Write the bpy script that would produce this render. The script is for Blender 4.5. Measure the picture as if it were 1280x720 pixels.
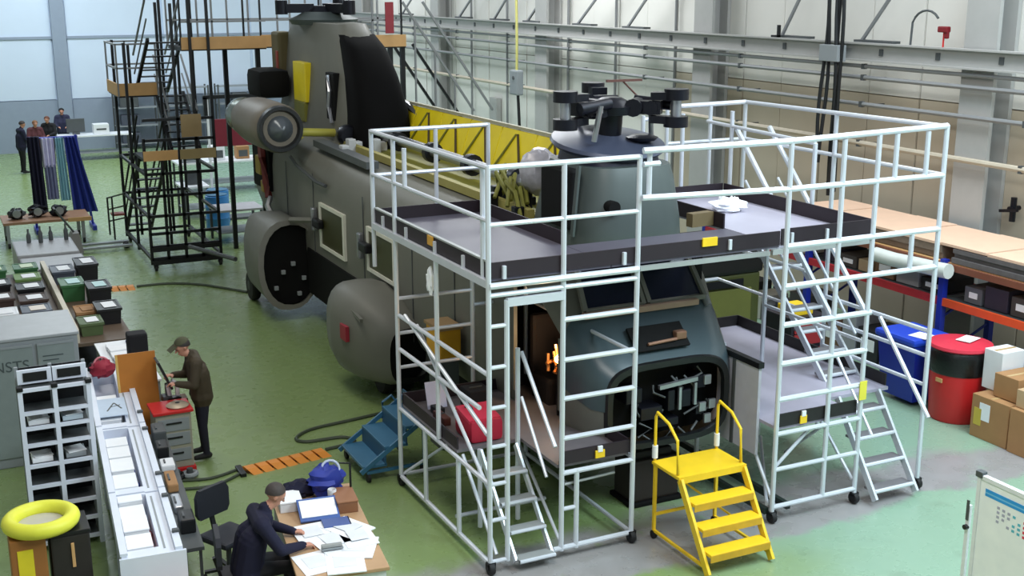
import bpy, bmesh, math, random
import numpy as np
from mathutils import Vector, Matrix
random.seed(7)
S = bpy.context.scene
C = S.collection
for o in list(bpy.data.objects): bpy.data.objects.remove(o)
PI = math.pi
def lin(c): return tuple(((v/255)/12.92 if v/255 <= .04045 else ((v/255+.055)/1.055)**2.4) for v in c)

# ------------------------------------------------------------------ camera
cam = bpy.data.cameras.new('camera'); camo = bpy.data.objects.new('camera', cam); C.objects.link(camo)
cam.sensor_width = 36; cam.lens = 1505.4/1280*36; cam.clip_end = 300
YAW, PIT, ROL = math.radians(26.0), math.radians(14.18), math.radians(.1)
F = Vector((math.sin(YAW)*math.cos(PIT), math.cos(YAW)*math.cos(PIT), -math.sin(PIT)))
Rr = Vector((math.cos(YAW), -math.sin(YAW), 0)); Dd = F.cross(Rr)
R2 = Rr*math.cos(ROL)+Dd*math.sin(ROL); D2 = -Rr*math.sin(ROL)+Dd*math.cos(ROL)
m = Matrix((R2, -D2, -F)).transposed().to_4x4(); m.translation = (0, 0, 6.3)
camo.matrix_world = m
S.camera = camo
# ------------------------------------------------------------------ light
w = bpy.data.worlds.new('world'); S.world = w; w.use_nodes = True
bgn = w.node_tree.nodes['Background']; bgn.inputs[0].default_value = (.80, .90, 1.0, 1); bgn.inputs[1].default_value = .22
def area(name, loc, sx, sy, power, col=(1, 1, 1), rot=(0, 0, 0)):
    l = bpy.data.lights.new(name, 'AREA'); l.shape = 'RECTANGLE'; l.size = sx; l.size_y = sy; l.energy = power; l.color = col
    o = bpy.data.objects.new(name, l); C.objects.link(o); o.location = loc; o.rotation_euler = rot
    return o
for (x, y, sx, sy, p, c) in [(11.5, 4.5, 6, 7, 1650, (.74, .92, 1)), (13.0, 13, 2.2, 7, 430, (.92, .97, 1)), (3.0, 6, 3, 6, 520, (1, .97, .92)), (3.0, 18, 2.2, 7, 250, (1, .94, .82)), (3.5, 34, 3, 8, 400, (.84, .95, 1)), (12.5, 27, 2.2, 7, 700, (.95, .98, 1)), (4, 44, 4, 6, 720, (.84, .94, 1)), (12.5, 41, 2.2, 7, 420, (.95, .98, 1))]:
    area('overhead_fill', (x, y, 10.2), sx, sy, p, c)  # unseen overhead lights added for fill; strong bluish one stands in for right-front daylight
S.view_settings.view_transform = 'Standard'; S.view_settings.look = 'None'; S.view_settings.gamma = 1
S.view_settings.exposure = .25
try: S.view_settings.use_curve_mapping = False
except Exception: pass

# ------------------------------------------------------------------ materials
MATS = {}
def mat(name, rgb, rough=.5, metal=0., var=.12, scale=6., bump=0., emit=None, spec=.5, coat=0., alpha=None):
    if name in MATS: return MATS[name]
    m = bpy.data.materials.new(name); m.use_nodes = True; nt = m.node_tree; b = nt.nodes['Principled BSDF']
    c = lin(rgb)
    b.inputs['Roughness'].default_value = rough; b.inputs['Metallic'].default_value = metal
    b.inputs['Specular IOR Level'].default_value = spec
    if coat: b.inputs['Coat Weight'].default_value = coat
    tc = nt.nodes.new('ShaderNodeTexCoord'); no = nt.nodes.new('ShaderNodeTexNoise')
    no.inputs['Scale'].default_value = scale; no.inputs['Detail'].default_value = 4
    nt.links.new(tc.outputs['Object'], no.inputs['Vector'])
    mx = nt.nodes.new('ShaderNodeMix'); mx.data_type = 'RGBA'
    mx.inputs['A'].default_value = (*[v*(1-var) for v in c], 1); mx.inputs['B'].default_value = (*[min(1, v*(1+var)) for v in c], 1)
    nt.links.new(no.outputs['Fac'], mx.inputs['Factor']); nt.links.new(mx.outputs['Result'], b.inputs['Base Color'])
    if bump:
        bu = nt.nodes.new('ShaderNodeBump'); bu.inputs['Strength'].default_value = bump; bu.inputs['Distance'].default_value = .02
        nt.links.new(no.outputs['Fac'], bu.inputs['Height']); nt.links.new(bu.outputs['Normal'], b.inputs['Normal'])
    if emit: b.inputs['Emission Color'].default_value = (*lin(rgb), 1); b.inputs['Emission Strength'].default_value = emit
    if alpha is not None: b.inputs['Alpha'].default_value = alpha
    MATS[name] = m; return m
alu = mat('aluminium', (212, 217, 226), .36, .25, .05)
alud = mat('aluminium_weathered', (168, 172, 172), .5, .35, .1)
deckm = mat('deck_plywood_shaded', (90, 87, 100), .45, 0, .1, 3)  # darker copy of the deck grey; weaker light on the left put into the colour
toem = mat('toe_board_brown', (36, 25, 34), .6, 0, .15)
black = mat('black_steel', (22, 23, 26), .45, .2, .2)
rubber = mat('rubber', (20, 20, 22), .7)
heli = mat('helicopter_grey_green', (110, 110, 102), .55, 0, .10, 2.5, .03)
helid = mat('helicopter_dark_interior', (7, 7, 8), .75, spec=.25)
helib = mat('helicopter_nose_blue_grey', (66, 80, 86), .3, 0, .08, 3)
prim = mat('yellow_primer', (240, 214, 30), .45, 0, .22, 2.2)
olive = mat('olive_primer', (122, 122, 48), .55, 0, .2, 5)
steel = mat('bare_steel', (170, 172, 178), .3, .8, .1)
darkst = mat('dark_gunmetal', (27, 28, 37), .35, .5, .25, 8)
white = mat('white_paint', (228, 230, 234), .45, 0, .05)
paper = mat('paper_white', (240, 242, 246), .7, 0, .04)
yel = mat('safety_yellow', (236, 196, 36), .45, 0, .12)
redm = mat('signal_red', (196, 32, 34), .45, 0, .1)
orange = mat('orange_beam', (214, 78, 30), .5)
blue = mat('deep_blue', (24, 44, 150), .45, 0, .15)
cyanb = mat('steel_blue', (52, 104, 136), .5, 0, .15)
card = mat('cardboard', (166, 124, 82), .75, 0, .12, 5)
wood = mat('plywood_board', (204, 160, 106), .65, 0, .15, 4)
greym = mat('grey_cabinet', (140, 146, 150), .5, 0, .06)
greyd = mat('dark_grey', (74, 78, 80), .55)
navy = mat('navy_cloth', (13, 14, 44), .85, 0, .2, 20, .1)
skinm = mat('skin', (196, 140, 118), .55, 0, .06)
hairm = mat('dark_hair', (50, 42, 40), .7, 0, .2, 30, .2)
hairg = mat('grey_hair', (62, 54, 52), .7, 0, .2, 30, .2)
olivej = mat('olive_jacket', (62, 52, 36), .8, 0, .2, 14, .1)
blkcl = mat('black_cloth', (18, 18, 24), .85)

# ------------------------------------------------------------------ mesh helpers
class G:
    def __init__(s): s.v = []; s.f = []; s.mi = []; s.cm = 0
    def add(s, vs, fs):
        n = len(s.v); s.v += [tuple(v) for v in vs]; s.f += [tuple(i+n for i in f) for f in fs]; s.mi += [s.cm]*len(fs); return s
    def box(s, x0, x1, y0, y1, z0, z1):
        return s.add([(x0,y0,z0),(x1,y0,z0),(x1,y1,z0),(x0,y1,z0),(x0,y0,z1),(x1,y0,z1),(x1,y1,z1),(x0,y1,z1)],
                     [(3,2,1,0),(4,5,6,7),(0,1,5,4),(1,2,6,5),(2,3,7,6),(3,0,4,7)])
    def rbox(s, x0, x1, y0, y1, z0, z1, b=.01):
        # box with bevelled edges
        bm = bmesh.new(); bmesh.ops.create_cube(bm, size=1)
        for v in bm.verts: v.co = Vector(((x0+x1)/2+v.co.x*(x1-x0), (y0+y1)/2+v.co.y*(y1-y0), (z0+z1)/2+v.co.z*(z1-z0)))
        bmesh.ops.bevel(bm, geom=bm.edges[:], offset=b, segments=2, affect='EDGES', profile=.6)
        bm.verts.index_update(); s.add([v.co[:] for v in bm.verts], [[v.index for v in f.verts] for f in bm.faces]); bm.free(); return s
    def obox(s, c, sz, rot):
        # oriented box: rot = 3x3 Matrix
        vs = []
        for dz in (-.5,.5):
            for dx, dy in ((-.5,-.5),(.5,-.5),(.5,.5),(-.5,.5)):
                vs.append(Vector(c)+rot@Vector((dx*sz[0],dy*sz[1],dz*sz[2])))
        return s.add(vs, [(3,2,1,0),(4,5,6,7),(0,1,5,4),(1,2,6,5),(2,3,7,6),(3,0,4,7)])
    def bar(s, p, q, w, h=None, up=(0,0,1)):
        p, q = Vector(p), Vector(q); d = (q-p); L = d.length; d.normalize(); u = Vector(up)
        if abs(d.dot(u)) > .99: u = Vector((1,0,0))
        r = d.cross(u).normalized(); u = r.cross(d)
        return s.obox((p+q)/2, (w, L, h or w), Matrix((r, d, u)).transposed())
    def tube(s, p, q, r, n=8, r2=None, cap=True):
        p, q = Vector(p), Vector(q); d = (q-p).normalized(); a = Vector((0,0,1)) if abs(d.z) < .9 else Vector((1,0,0))
        u = d.cross(a).normalized(); v = d.cross(u); r2 = r if r2 is None else r2; vs = []
        for (c, rr) in ((p, r), (q, r2)):
            for i in range(n):
                t = 2*PI*i/n; vs.append(c+u*math.cos(t)*rr+v*math.sin(t)*rr)
        fs = [(i, (i+1) % n, n+(i+1) % n, n+i) for i in range(n)]
        if cap: fs += [tuple(range(n))[::-1], tuple(range(n, 2*n))]
        return s.add(vs, fs)
    def path(s, pts, r, n=6):
        pts = [Vector(p) for p in pts]; rings = []
        for i, p in enumerate(pts):
            d = (pts[min(i+1, len(pts)-1)]-pts[max(i-1, 0)]).normalized(); a = Vector((0,0,1)) if abs(d.z) < .95 else Vector((1,0,0))
            u = d.cross(a).normalized(); v = d.cross(u)
            rings.append([p+u*math.cos(2*PI*k/n)*r+v*math.sin(2*PI*k/n)*r for k in range(n)])
        return s.loft(rings)
    def loft(s, rings, cap0=True, cap1=True, skip=None):
        n = len(rings[0]); vs = [p for r in rings for p in r]; fs = []
        for i in range(len(rings)-1):
            for k in range(n):
                if skip and skip(i, k): continue
                fs.append((i*n+k, i*n+(k+1) % n, (i+1)*n+(k+1) % n, (i+1)*n+k))
        if cap0: fs.append(tuple(range(n))[::-1])
        if cap1: fs.append(tuple(range((len(rings)-1)*n, len(rings)*n)))
        return s.add(vs, fs)
    def lathe(s, c, prof, n=20, axis='z'):
        rings = []
        for (r, h) in prof:
            ring = []
            for k in range(n):
                a = 2*PI*k/n; u, v = math.cos(a)*r, math.sin(a)*r
                ring.append((c[0]+u, c[1]+v, c[2]+h) if axis == 'z' else (c[0]+u, c[1]+h, c[2]+v) if axis == 'y' else (c[0]+h, c[1]+u, c[2]+v))
            rings.append(ring)
        return s.loft(rings)
    def torus(s, c, R, r, n=28, k=10, tilt=None):
        vs = []; fs = []
        for i in range(n):
            a = 2*PI*i/n
            for j in range(k):
                b = 2*PI*j/k; p = Vector(((R+r*math.cos(b))*math.cos(a), (R+r*math.cos(b))*math.sin(a), r*math.sin(b)))
                if tilt is not None: p = tilt@p
                vs.append(Vector(c)+p)
        for i in range(n):
            for j in range(k): fs.append((i*k+j, ((i+1) % n)*k+j, ((i+1) % n)*k+(j+1) % k, i*k+(j+1) % k))
        return s.add(vs, fs)
    def blob(s, c, r, amp=.15, n=12, seed=0, sq=(1,1,1)):
        rd = random.Random(seed); rings = []
        for i in range(1, n):
            t = PI*i/n; ring = []
            for k in range(n+4):
                a = 2*PI*k/(n+4); rr = r*(1+amp*(rd.random()*2-1))
                ring.append((c[0]+sq[0]*rr*math.sin(t)*math.cos(a), c[1]+sq[1]*rr*math.sin(t)*math.sin(a), c[2]-sq[2]*rr*math.cos(t)))
            rings.append(ring)
        return s.loft(rings)

def root_of(o):
    while o.parent: o = o.parent
    return o
def tag(o, label=None, cat=None, group=None, kind=None):
    if label: o['label'] = label
    if cat: o['category'] = cat
    if group: o['group'] = group
    if kind: o['kind'] = kind
    return o
def thing(name, label, cat, loc=(0,0,0), group=None):
    o = bpy.data.objects.new(name, None); C.objects.link(o); o.location = loc; o.empty_display_size = .1
    return tag(o, label, cat, group)
def part(name, g, mt, parent=None, smooth=False, loc=None, label=None):
    me = bpy.data.meshes.new(name)
    off = Vector(root_of(parent).location) if parent else Vector(loc or (0,0,0))
    me.from_pydata([tuple(Vector(v)-off) for v in g.v], [], g.f); me.update()
    ms = mt if isinstance(mt, (list, tuple)) else [mt]
    for x in ms: me.materials.append(x)
    if len(ms) > 1:
        for p, i in zip(me.polygons, g.mi): p.material_index = i
    bm = bmesh.new(); bm.from_mesh(me); bmesh.ops.recalc_face_normals(bm, faces=bm.faces); bm.to_mesh(me); bm.free()
    if smooth:
        for p in me.polygons: p.use_smooth = True
        try: me.set_sharp_from_angle(angle=math.radians(40))
        except Exception: pass
    o = bpy.data.objects.new(name, me); C.objects.link(o)
    if parent: o.parent = parent
    else: o.location = off
    if label: o['label'] = label
    return o
def struct(name, g, mt, smooth=False, parent=None):
    o = part(name, g, mt, parent, smooth)
    if not parent: o['kind'] = 'structure'
    return o
def copy_tree(o, parent=None):
    c = o.copy(); C.objects.link(c); c.parent = parent
    for ch in [x for x in bpy.data.objects if x.parent == o]: copy_tree(ch, c)
    return c
def solo(name, g, mt, label, cat, loc, group=None, smooth=False):
    return tag(part(name, g, mt, None, smooth, loc), label, cat, group)
def prism(pts, z0, z1):
    n = len(pts); g = G(); return g.add([(x,y,z0) for x,y in pts]+[(x,y,z1) for x,y in pts], [tuple(range(n))[::-1], tuple(range(n,2*n))]+[(i,(i+1)%n,n+(i+1)%n,n+i) for i in range(n)])

# ================================================================== the setting
def floor_material():
    m = bpy.data.materials.new('painted_green_floor'); m.use_nodes = True; nt = m.node_tree; b = nt.nodes['Principled BSDF']
    N = nt.nodes.new; L = nt.links.new
    tc = N('ShaderNodeTexCoord')
    def noise(sc, det=5):
        n = N('ShaderNodeTexNoise'); n.inputs['Scale'].default_value = sc; n.inputs['Detail'].default_value = det; L(tc.outputs['Object'], n.inputs['Vector']); return n
    def mixc(f, a, bb):
        x = N('ShaderNodeMix'); x.data_type = 'RGBA'
        for s, v in (('A', a), ('B', bb)):
            if isinstance(v, tuple): x.inputs[s].default_value = (*v, 1)
            else: L(v, x.inputs[s])
        L(f, x.inputs['Factor']); return x.outputs['Result']
    def ramp(v, a, bb):
        r = N('ShaderNodeMapRange'); r.interpolation_type = 'SMOOTHSTEP'; r.inputs['From Min'].default_value = a; r.inputs['From Max'].default_value = bb; L(v, r.inputs['Value']); return r.outputs['Result']
    def math_(op, a, bb):
        x = N('ShaderNodeMath'); x.operation = op
        for i, v in enumerate((a, bb)):
            if isinstance(v, (int, float)): x.inputs[i].default_value = v
            else: L(v, x.inputs[i])
        return x.outputs[0]
    n1 = noise(.35); n2 = noise(3.2, 8); n3 = noise(.9, 6)
    green = mixc(n1.outputs['Fac'], lin((124, 146, 90)), lin((136, 158, 104)))
    green = mixc(ramp(n2.outputs['Fac'], .55, .8), green, lin((120, 140, 90)))
    sp = N('ShaderNodeSeparateXYZ'); L(tc.outputs['Object'], sp.inputs[0])
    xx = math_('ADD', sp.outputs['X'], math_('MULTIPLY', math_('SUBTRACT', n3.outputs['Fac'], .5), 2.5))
    green = mixc(ramp(xx, 6.5, 9.5), green, lin((138, 168, 146)))  # paler bluish mint toward the right; cool daylight glare put into the colour
    yy = math_('ADD', sp.outputs['Y'], math_('MULTIPLY', math_('SUBTRACT', n3.outputs['Fac'], .5), 1.6))
    yy = math_('ADD', yy, math_('MULTIPLY', sp.outputs['X'], -.02))
    band = math_('MULTIPLY', ramp(yy, 10.05, 10.25), math_('SUBTRACT', 1, ramp(yy, 11.0, 11.5)))
    band = math_('MULTIPLY', band, ramp(n2.outputs['Fac'], .1, .42))
    grey = mixc(n2.outputs['Fac'], lin((132, 128, 128)), lin((160, 157, 160)))
    col = mixc(math_('MULTIPLY', band, .95), green, grey)
    # scuffed tyre marks
    n4 = noise(1.7, 3); col = mixc(math_('MULTIPLY', ramp(n4.outputs['Fac'], .62, .78), .2), col, lin((84, 96, 78)))
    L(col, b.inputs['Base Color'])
    L(ramp(n2.outputs['Fac'], -.6, 1.6), b.inputs['Roughness'])
    r = N('ShaderNodeMapRange'); r.inputs['To Min'].default_value = .2; r.inputs['To Max'].default_value = .36; L(n2.outputs['Fac'], r.inputs['Value']); L(r.outputs['Result'], b.inputs['Roughness'])
    b.inputs['Specular IOR Level'].default_value = .95
    return m
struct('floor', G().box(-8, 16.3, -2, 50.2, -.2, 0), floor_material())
cream = mat('cream_cladding', (222, 221, 215), .6, 0, .05, 2)
tan = mat('tan_cladding', (190, 179, 160), .6, 0, .06, 2)
bluew = mat('bluish_white_door_panel', (206, 220, 238), .55, 0, .04, 1)
dado = mat('grey_dado', (142, 154, 172), .6, 0, .05)
colg = mat('column_grey', (168, 168, 166), .55, 0, .06)
pipeg = mat('pipe_grey', (136, 138, 140), .45, .2, .1)
# right-hand wall: cladding sheets on a backing
wr = struct('wall_right', G().box(16.12, 16.3, -2, 50.2, 0, 10), tan)
for i in range(40):
    y0 = -1.9+i*1.3
    part('cladding_sheet', G().box(16.04+.015*(i % 2), 16.12, y0, y0+1.27, 4.3, 10), cream, wr)
    part('cladding_sheet', G().box(16.04+.015*(i % 2), 16.12, y0, y0+1.27, 0, 4.28), tan if i < 20 else cream, wr)
# end wall: tall white door leaves over a grey dado, steel column between
we = struct('wall_end', G().box(-8, 16.3, 50, 50.2, 0, 10), bluew)
for x0, x1 in ((-2.5, 1.0), (1.1, 4.75), (5.35, 8.9), (9.0, 12.4), (12.5, 15.9)):
    for z0, z1 in ((2.0, 4.28), (4.38, 7.4)):
        part('door_panel', G().box(x0, x1, 49.93, 50, z0, z1), bluew, we)
    part('dado_panel', G().box(x0, x1+.1, 49.9, 50, 0, 1.97), dado, we)
part('wall_column', G().box(4.8, 5.3, 49.75, 50, 0, 10), dado, we)
part('wall_rail', G().box(-8, 16, 49.88, 49.96, 4.28, 4.38), dado, we)
struct('wall_left', G().box(-8.2, -8, -2, 50.2, 0, 10), cream)
# wall columns
for i, y in enumerate((14.55, 22.35, 30.05, 37.7, 45.3)):
    g = G().box(15.55, 15.62, y-.34, y+.34, 0, 10).box(15.95, 16.03, y-.34, y+.34, 0, 10).box(15.62, 15.95, y-.05, y+.05, 0, 10)
    o = struct('trim_%d' % (i+1), g, colg)
# long service beam with pipes along the wall
sb = thing('service_beam', 'long light grey channel beam with small slots high along cladded right wall', 'beam', (15.45, 30, 4.94))
part('web', G().box(15.46, 15.5, 3, 49.5, 4.94, 5.25), colg, sb); part('flange', G().box(15.36, 15.5, 3, 49.5, 5.23, 5.26), colg, sb); part('flange', G().box(15.36, 15.5, 3, 49.5, 4.93, 4.96), colg, sb)
for i in range(22):
    y = 12.6+i*1.35
    part('slot', G().box(15.44, 15.465, y, y+.09, 5.04, 5.16), greyd, sb)
for z, r, lab in ((4.84, .035, 'grey service pipe just beneath slotted wall beam'), (4.64, .04, 'second grey service pipe below the wall beam'), (4.16, .04, 'dark grey pipe running along mid right wall'), (3.45, .05, 'lowest pale pipe along right wall behind scaffold')):
    t = thing('service_pipe', lab, 'pipe', (15.45, 30, z))
    part('tube', G().tube((15.45, 4, z), (15.45, 49.5, z), r, 8), pipeg if z > 3.6 else mat('pipe_tan', (186, 176, 158), .5), t, True)
    for i in range(12):
        y = 6+i*3.7
        part('bracket', G().box(15.5, 15.98, y-.02, y+.02, z-.03, z-.01).box(15.41, 15.49, y-.035, y+.035, z-r-.015, z+r+.01), greyd, t)
for i, (y0, y1) in enumerate(((16.5, 17.4), (19.1, 19.7), (24.1, 25.6), (26.2, 28.1), (29.1, 31.0), (31.4, 33.2), (33.6, 35.8), (38.4, 40.8))):
    t = thing('beam_brace', ['slanted steel brace rising from wall beam near red lever', 'short slanted brace above beam left of black cables'][i] if i < 2 else
              ['', '', 'slanted brace above beam right of the wall column behind front rotor', 'slanted brace above beam over the front rotor head', 'slanted brace on beam at column left of front rotor', 'slanted brace on beam just right of yellow hoist cable', 'slanted brace on beam just left of yellow hoist cable', 'farthest slanted brace on the beam, near the tail'][i] , 'brace', (15.5, y1, 5.25), 'slanted braces over the wall beam')
    part('strut', G().bar((15.6, y1, 5.25), (15.6, y0-.5, 6.9), .05), pipeg, t); part('foot_plate', G().box(15.5, 15.7, y1-.9, y1+.08, 5.255, 5.30), greyd, t)
# thin vertical conduits on the wall
for i, y in enumerate((24.0, 26.7, 29.2, 33.0, 35.6)):
    tag(part('conduit', G().tube((15.95, y, .2), (15.95, y, 9), .035, 6), pipeg, None, True, (15.95, y, .2)), 'thin grey vertical conduit on right wall, %s from the far end' % ['fifth', 'fourth', 'third', 'second', 'first'][i], 'conduit', 'vertical wall conduits')
# wall boxes, lever, door handle
solo('wall_box', G().rbox(15.86, 16.03, 33.6, 34.1, 2.1, 2.9), colg, 'tall grey electrical box on wall behind yellow panels', 'electrical box', (16, 33.8, 2.1))
solo('wall_box', G().rbox(15.86, 16.03, 30.55, 30.9, 2.0, 2.9), greym, 'narrow grey box on wall left of front rotor head', 'electrical box', (16, 30.7, 2.0))
t = thing('wall_lever', 'small red lever on a stem standing on the wall beam', 'lever', (15.45, 15.25, 5.26))
part('stem', G().tube((15.45, 15.25, 5.26), (15.45, 15.25, 5.55), .015), redm, t); part('handle', G().rbox(15.40, 15.50, 15.15, 15.36, 5.5, 5.6, .02).rbox(15.42, 15.48, 15.15, 15.22, 5.4, 5.52, .02), mat('dark_red', (120, 20, 30), .5), t)
t = thing('wall_valve', 'small dark valve with crossed handle on right wall', 'valve', (16, 13.87, 2.55))
part('body', G().tube((15.9, 13.87, 2.5), (15.9, 13.87, 2.9), .05).tube((15.8, 13.87, 2.72), (16.05, 13.87, 2.72), .04), darkst, t, True); part('handle', G().bar((15.8, 13.7, 2.72), (15.8, 14.05, 2.66), .05), darkst, t)
t = thing('hose_arch', 'thin dark hose arching above the wall beam', 'hose', (15.5, 15.8, 5.26))
part('hose', G().path([(15.5, 16.05+.0*a, 5.26) if a == 0 else (15.5, 15.72+.33*math.cos(a*PI/10), 5.55+.3*math.sin(a*PI/10)) for a in range(0, 9)], .02), greyd, t, True)
t = thing('black_lever', 'small black L-shaped lever on the wall beam', 'lever', (15.45, 19.6, 5.26))
part('arm', G().box(15.42, 15.48, 19.57, 19.62, 5.26, 5.5).box(15.42, 15.48, 19.57, 19.8, 5.26, 5.3), black, t)
# hanging cable bundles
cb = thing('hanging_cables', 'bundle of black cables hanging down the right wall behind scaffold', 'cables', (15.2, 17.6, 2.4))
for i, (dy, z0) in enumerate(((.45, 3.4), (.32, 3.0), (-.15, 2.6), (-.32, 2.5), (-.1, 2.4))):
    part('cable', G().path([(15.25+.03*math.sin(z*1.3+i), 17.7+dy*.6+.04*math.sin(z*2+i*2), z) for z in np.linspace(z0, 6.6, 10)], .035), black, cb, True)
part('clamp', G().rbox(15.15, 15.36, 17.5, 18.0, 4.9, 5.2), greym, cb)
hp = thing('hoist_pendant', 'grey hoist control pendant hanging on yellow cable before wall', 'hoist control', (14.2, 28.8, 3.3))
part('cable', G().path([(14.2, 28.85+.05*math.sin(z), z) for z in np.linspace(4.0, 6.4, 8)], .035), mat('cable_yellow', (206, 200, 120), .5), hp, True)
part('control_box', G().rbox(14.1, 14.3, 28.6, 29.05, 3.45, 4.1, .04), greym, hp); part('button', G().tube((14.08, 28.8, 3.9), (14.1, 28.8, 3.9), .05), greyd, hp)
part('hose', G().path([(14.2, 28.7+.06*math.sin(z*2), z) for z in np.linspace(1.2, 3.45, 8)], .04), black, hp, True)

# ================================================================== helicopter
CX = 7.68
H = thing('helicopter', 'grey-green tandem rotor helicopter stripped for overhaul inside scaffold', 'helicopter', (CX, 18, 0))
def ring(y, hw, z0, z1, n=40, e=.42, cx=CX):
    # rounded-square section
    zc, hh = (z0+z1)/2, (z1-z0)/2; out = []
    for k in range(n):
        a = 2*PI*k/n; c, s = math.cos(a), math.sin(a)
        out.append((cx+hw*math.copysign(abs(c)**e, c), y, zc+hh*math.copysign(abs(s)**e, s)))
    return out
sec = [(11.48, .86, .90, 1.96, .5), (11.6, .98, .84, 2.06, .48), (11.85, 1.06, .76, 2.28, .46), (12.1, 1.12, .72, 2.55, .45), (12.45, 1.2, .68, 2.98, .43), (12.8, 1.26, .66, 3.18, .42), (13.05, 1.27, .655, 3.23, .42), (13.4, 1.29, .65, 3.27, .42),
       (14.5, 1.3, .65, 3.3, .42), (17, 1.3, .65, 3.3, .42), (20, 1.3, .65, 3.32, .42), (22, 1.3, .65, 3.36, .42), (24, 1.28, .75, 3.42, .45), (25.5, 1.22, 1.05, 3.42, .5), (26.6, 1.12, 1.45, 3.3, .55), (27.2, .9, 1.85, 3.05, .6)]
rings = [ring(y, hw, a, b, 40, e) for (y, hw, a, b, e) in sec]
g = G()
def skip(i, k):
    # open cockpit door on the near side, sliding between section 4 and 6
    a = (k+.5)*9; return (i in (3, 4, 5)) and 165 < a < 206
g.loft(rings, cap0=False, skip=skip)
fus = part('fuselage', g, heli, H, True)
# interior lining so that the open door reads as a dark cabin
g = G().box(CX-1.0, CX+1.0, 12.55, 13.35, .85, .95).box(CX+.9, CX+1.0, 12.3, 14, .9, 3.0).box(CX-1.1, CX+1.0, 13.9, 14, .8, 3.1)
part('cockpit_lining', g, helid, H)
g = G().rbox(CX-.95, CX-.45, 12.75, 13.25, 1.0, 1.45, .05).rbox(CX-.95, CX-.45, 13.2, 13.32, 1.4, 2.2, .05); part('pilot_seat', g, mat('seat_brown', (34, 24, 22), .8), H)
g = G()
for i in range(10): g.tube((CX-1.06+.05*(i % 4), 12.2+.05*i, 1.62+.06*(i % 3)), (CX-.98+.05*(i % 3), 12.26+.05*i, 1.76+.07*(i % 4)), .022, 6)
part('copper_wiring', g, mat('copper', (214, 140, 80), .3, .7), H)
part('door_frame', G().bar((CX-1.13, 12.1, 1.3), (CX-1.13, 12.1, 2.2), .05), heli, H); part('door_frame', G().bar((CX-1.28, 13.05, 1.3), (CX-1.28, 13.05, 2.7), .05), heli, H)
# window panels with white frames on the near side (visible three) and mating dark handles
for i, (y0, y1, z0, z1) in enumerate(((19.62, 21.05, 1.62, 2.44), (17.15, 18.45, 1.72, 2.46))):
    x = CX-1.315
    wn = part('window', G().box(x-.01, x+.02, y0+.06, y1-.06, z0+.05, z1-.05), mat('window_olive', (62, 62, 34), .35), H)
    part('window_frame', G().box(x-.03, x+.02, y0, y0+.09, z0, z1).box(x-.03, x+.02, y1-.09, y1, z0, z1).box(x-.03, x+.02, y0+.09, y1-.09, z0, z0+.06).box(x-.03, x+.02, y0+.09, y1-.09, z1-.06, z1), mat('white_masking', (214, 214, 200), .6), wn)
    part('latch', G().rbox(x-.14, x-.02, y1-.25, y1+.12, 1.98+.06*i, 2.14+.06*i, .03), black, wn)
    part('bracket', G().rbox(x-.09, x+.01, y1+.22, y1+.34, 1.86, 2.3, .03), steel, wn)
# strakes, grab rails and panel lines
part('grab_rail', G().path([(CX-1.33, 22.8, 3.05), (CX-1.37, 22.3, 2.96), (CX-1.38, 21.0, 2.82), (CX-1.33, 20.6, 2.8)], .035), greyd, H, True)
for y in (14.9, 16.5, 18.7, 21.5, 23.3):
    part('panel_seam', G().box(CX-1.308, CX-1.296, y-.012, y+.012, 1.0, 2.9), greyd, H)
part('side_scuff_plate', G().rbox(CX-1.33, CX-1.29, 18.0, 18.35, 1.0, 1.4, .01), greyd, H)
# nose equipment bay: dark recess with a rounded rim and the avionics inside
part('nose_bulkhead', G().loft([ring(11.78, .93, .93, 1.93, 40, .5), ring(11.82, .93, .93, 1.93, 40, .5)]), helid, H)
g = G(); ro = ring(11.5, .88, .88, 1.98, 40, .5); ri = ring(11.5, .78, .98, 1.88, 40, .5); rb = ring(11.44, .86, .90, 1.96, 40, .5); rc = ring(11.44, .79, .97, 1.89, 40, .5)
for k in range(40):
    j = (k+1) % 40; g.add([ro[k], ro[j], rb[j], rb[k], rc[k], rc[j], ri[j], ri[k]], [(0,1,2,3), (3,2,5,4), (4,5,6,7)])
part('nose_rim', g, mat('black_rim', (16, 18, 20), .4), H, True)
for (x, z, sx, sz) in ((.28, 1.42, .16, .22), (.08, 1.42, .1, .26), (-.2, 1.3, .3, .16), (.5, 1.6, .14, .16), (.5, 1.25, .12, .14), (-.45, 1.55, .22, .18), (.02, 1.15, .34, .1)):
    part('avionics_box', G().rbox(CX+x-sx/2, CX+x+sx/2, 11.52, 11.78, z-sz/2, z+sz/2, .015), darkst, H)
g = G().bar((CX-.12, 11.5, 1.62), (CX+.42, 11.5, 1.66), .05)
for x, z in ((.18, 1.42), (.4, 1.45)): g.bar((CX+x, 11.5, z-.12), (CX+x, 11.5, z+.16), .035)
for x, z in ((.58, 1.62), (.66, 1.3), (.52, 1.28), (.6, 1.12)): g.rbox(CX+x-.05, CX+x+.05, 11.49, 11.53, z-.06, z+.06, .01)
part('bay_brackets', g, steel, H)
rnd = random.Random(3)
for i in range(14):
    x, z = CX+rnd.uniform(-.7, .65), rnd.uniform(1.0, 1.8); part('bay_wire', G().path([(x, 11.56, z), (x+rnd.uniform(-.15, .15), 11.52, z-.08), (x+rnd.uniform(-.2, .2), 11.56, z-.18)], .014), greyd, H, True)
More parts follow.
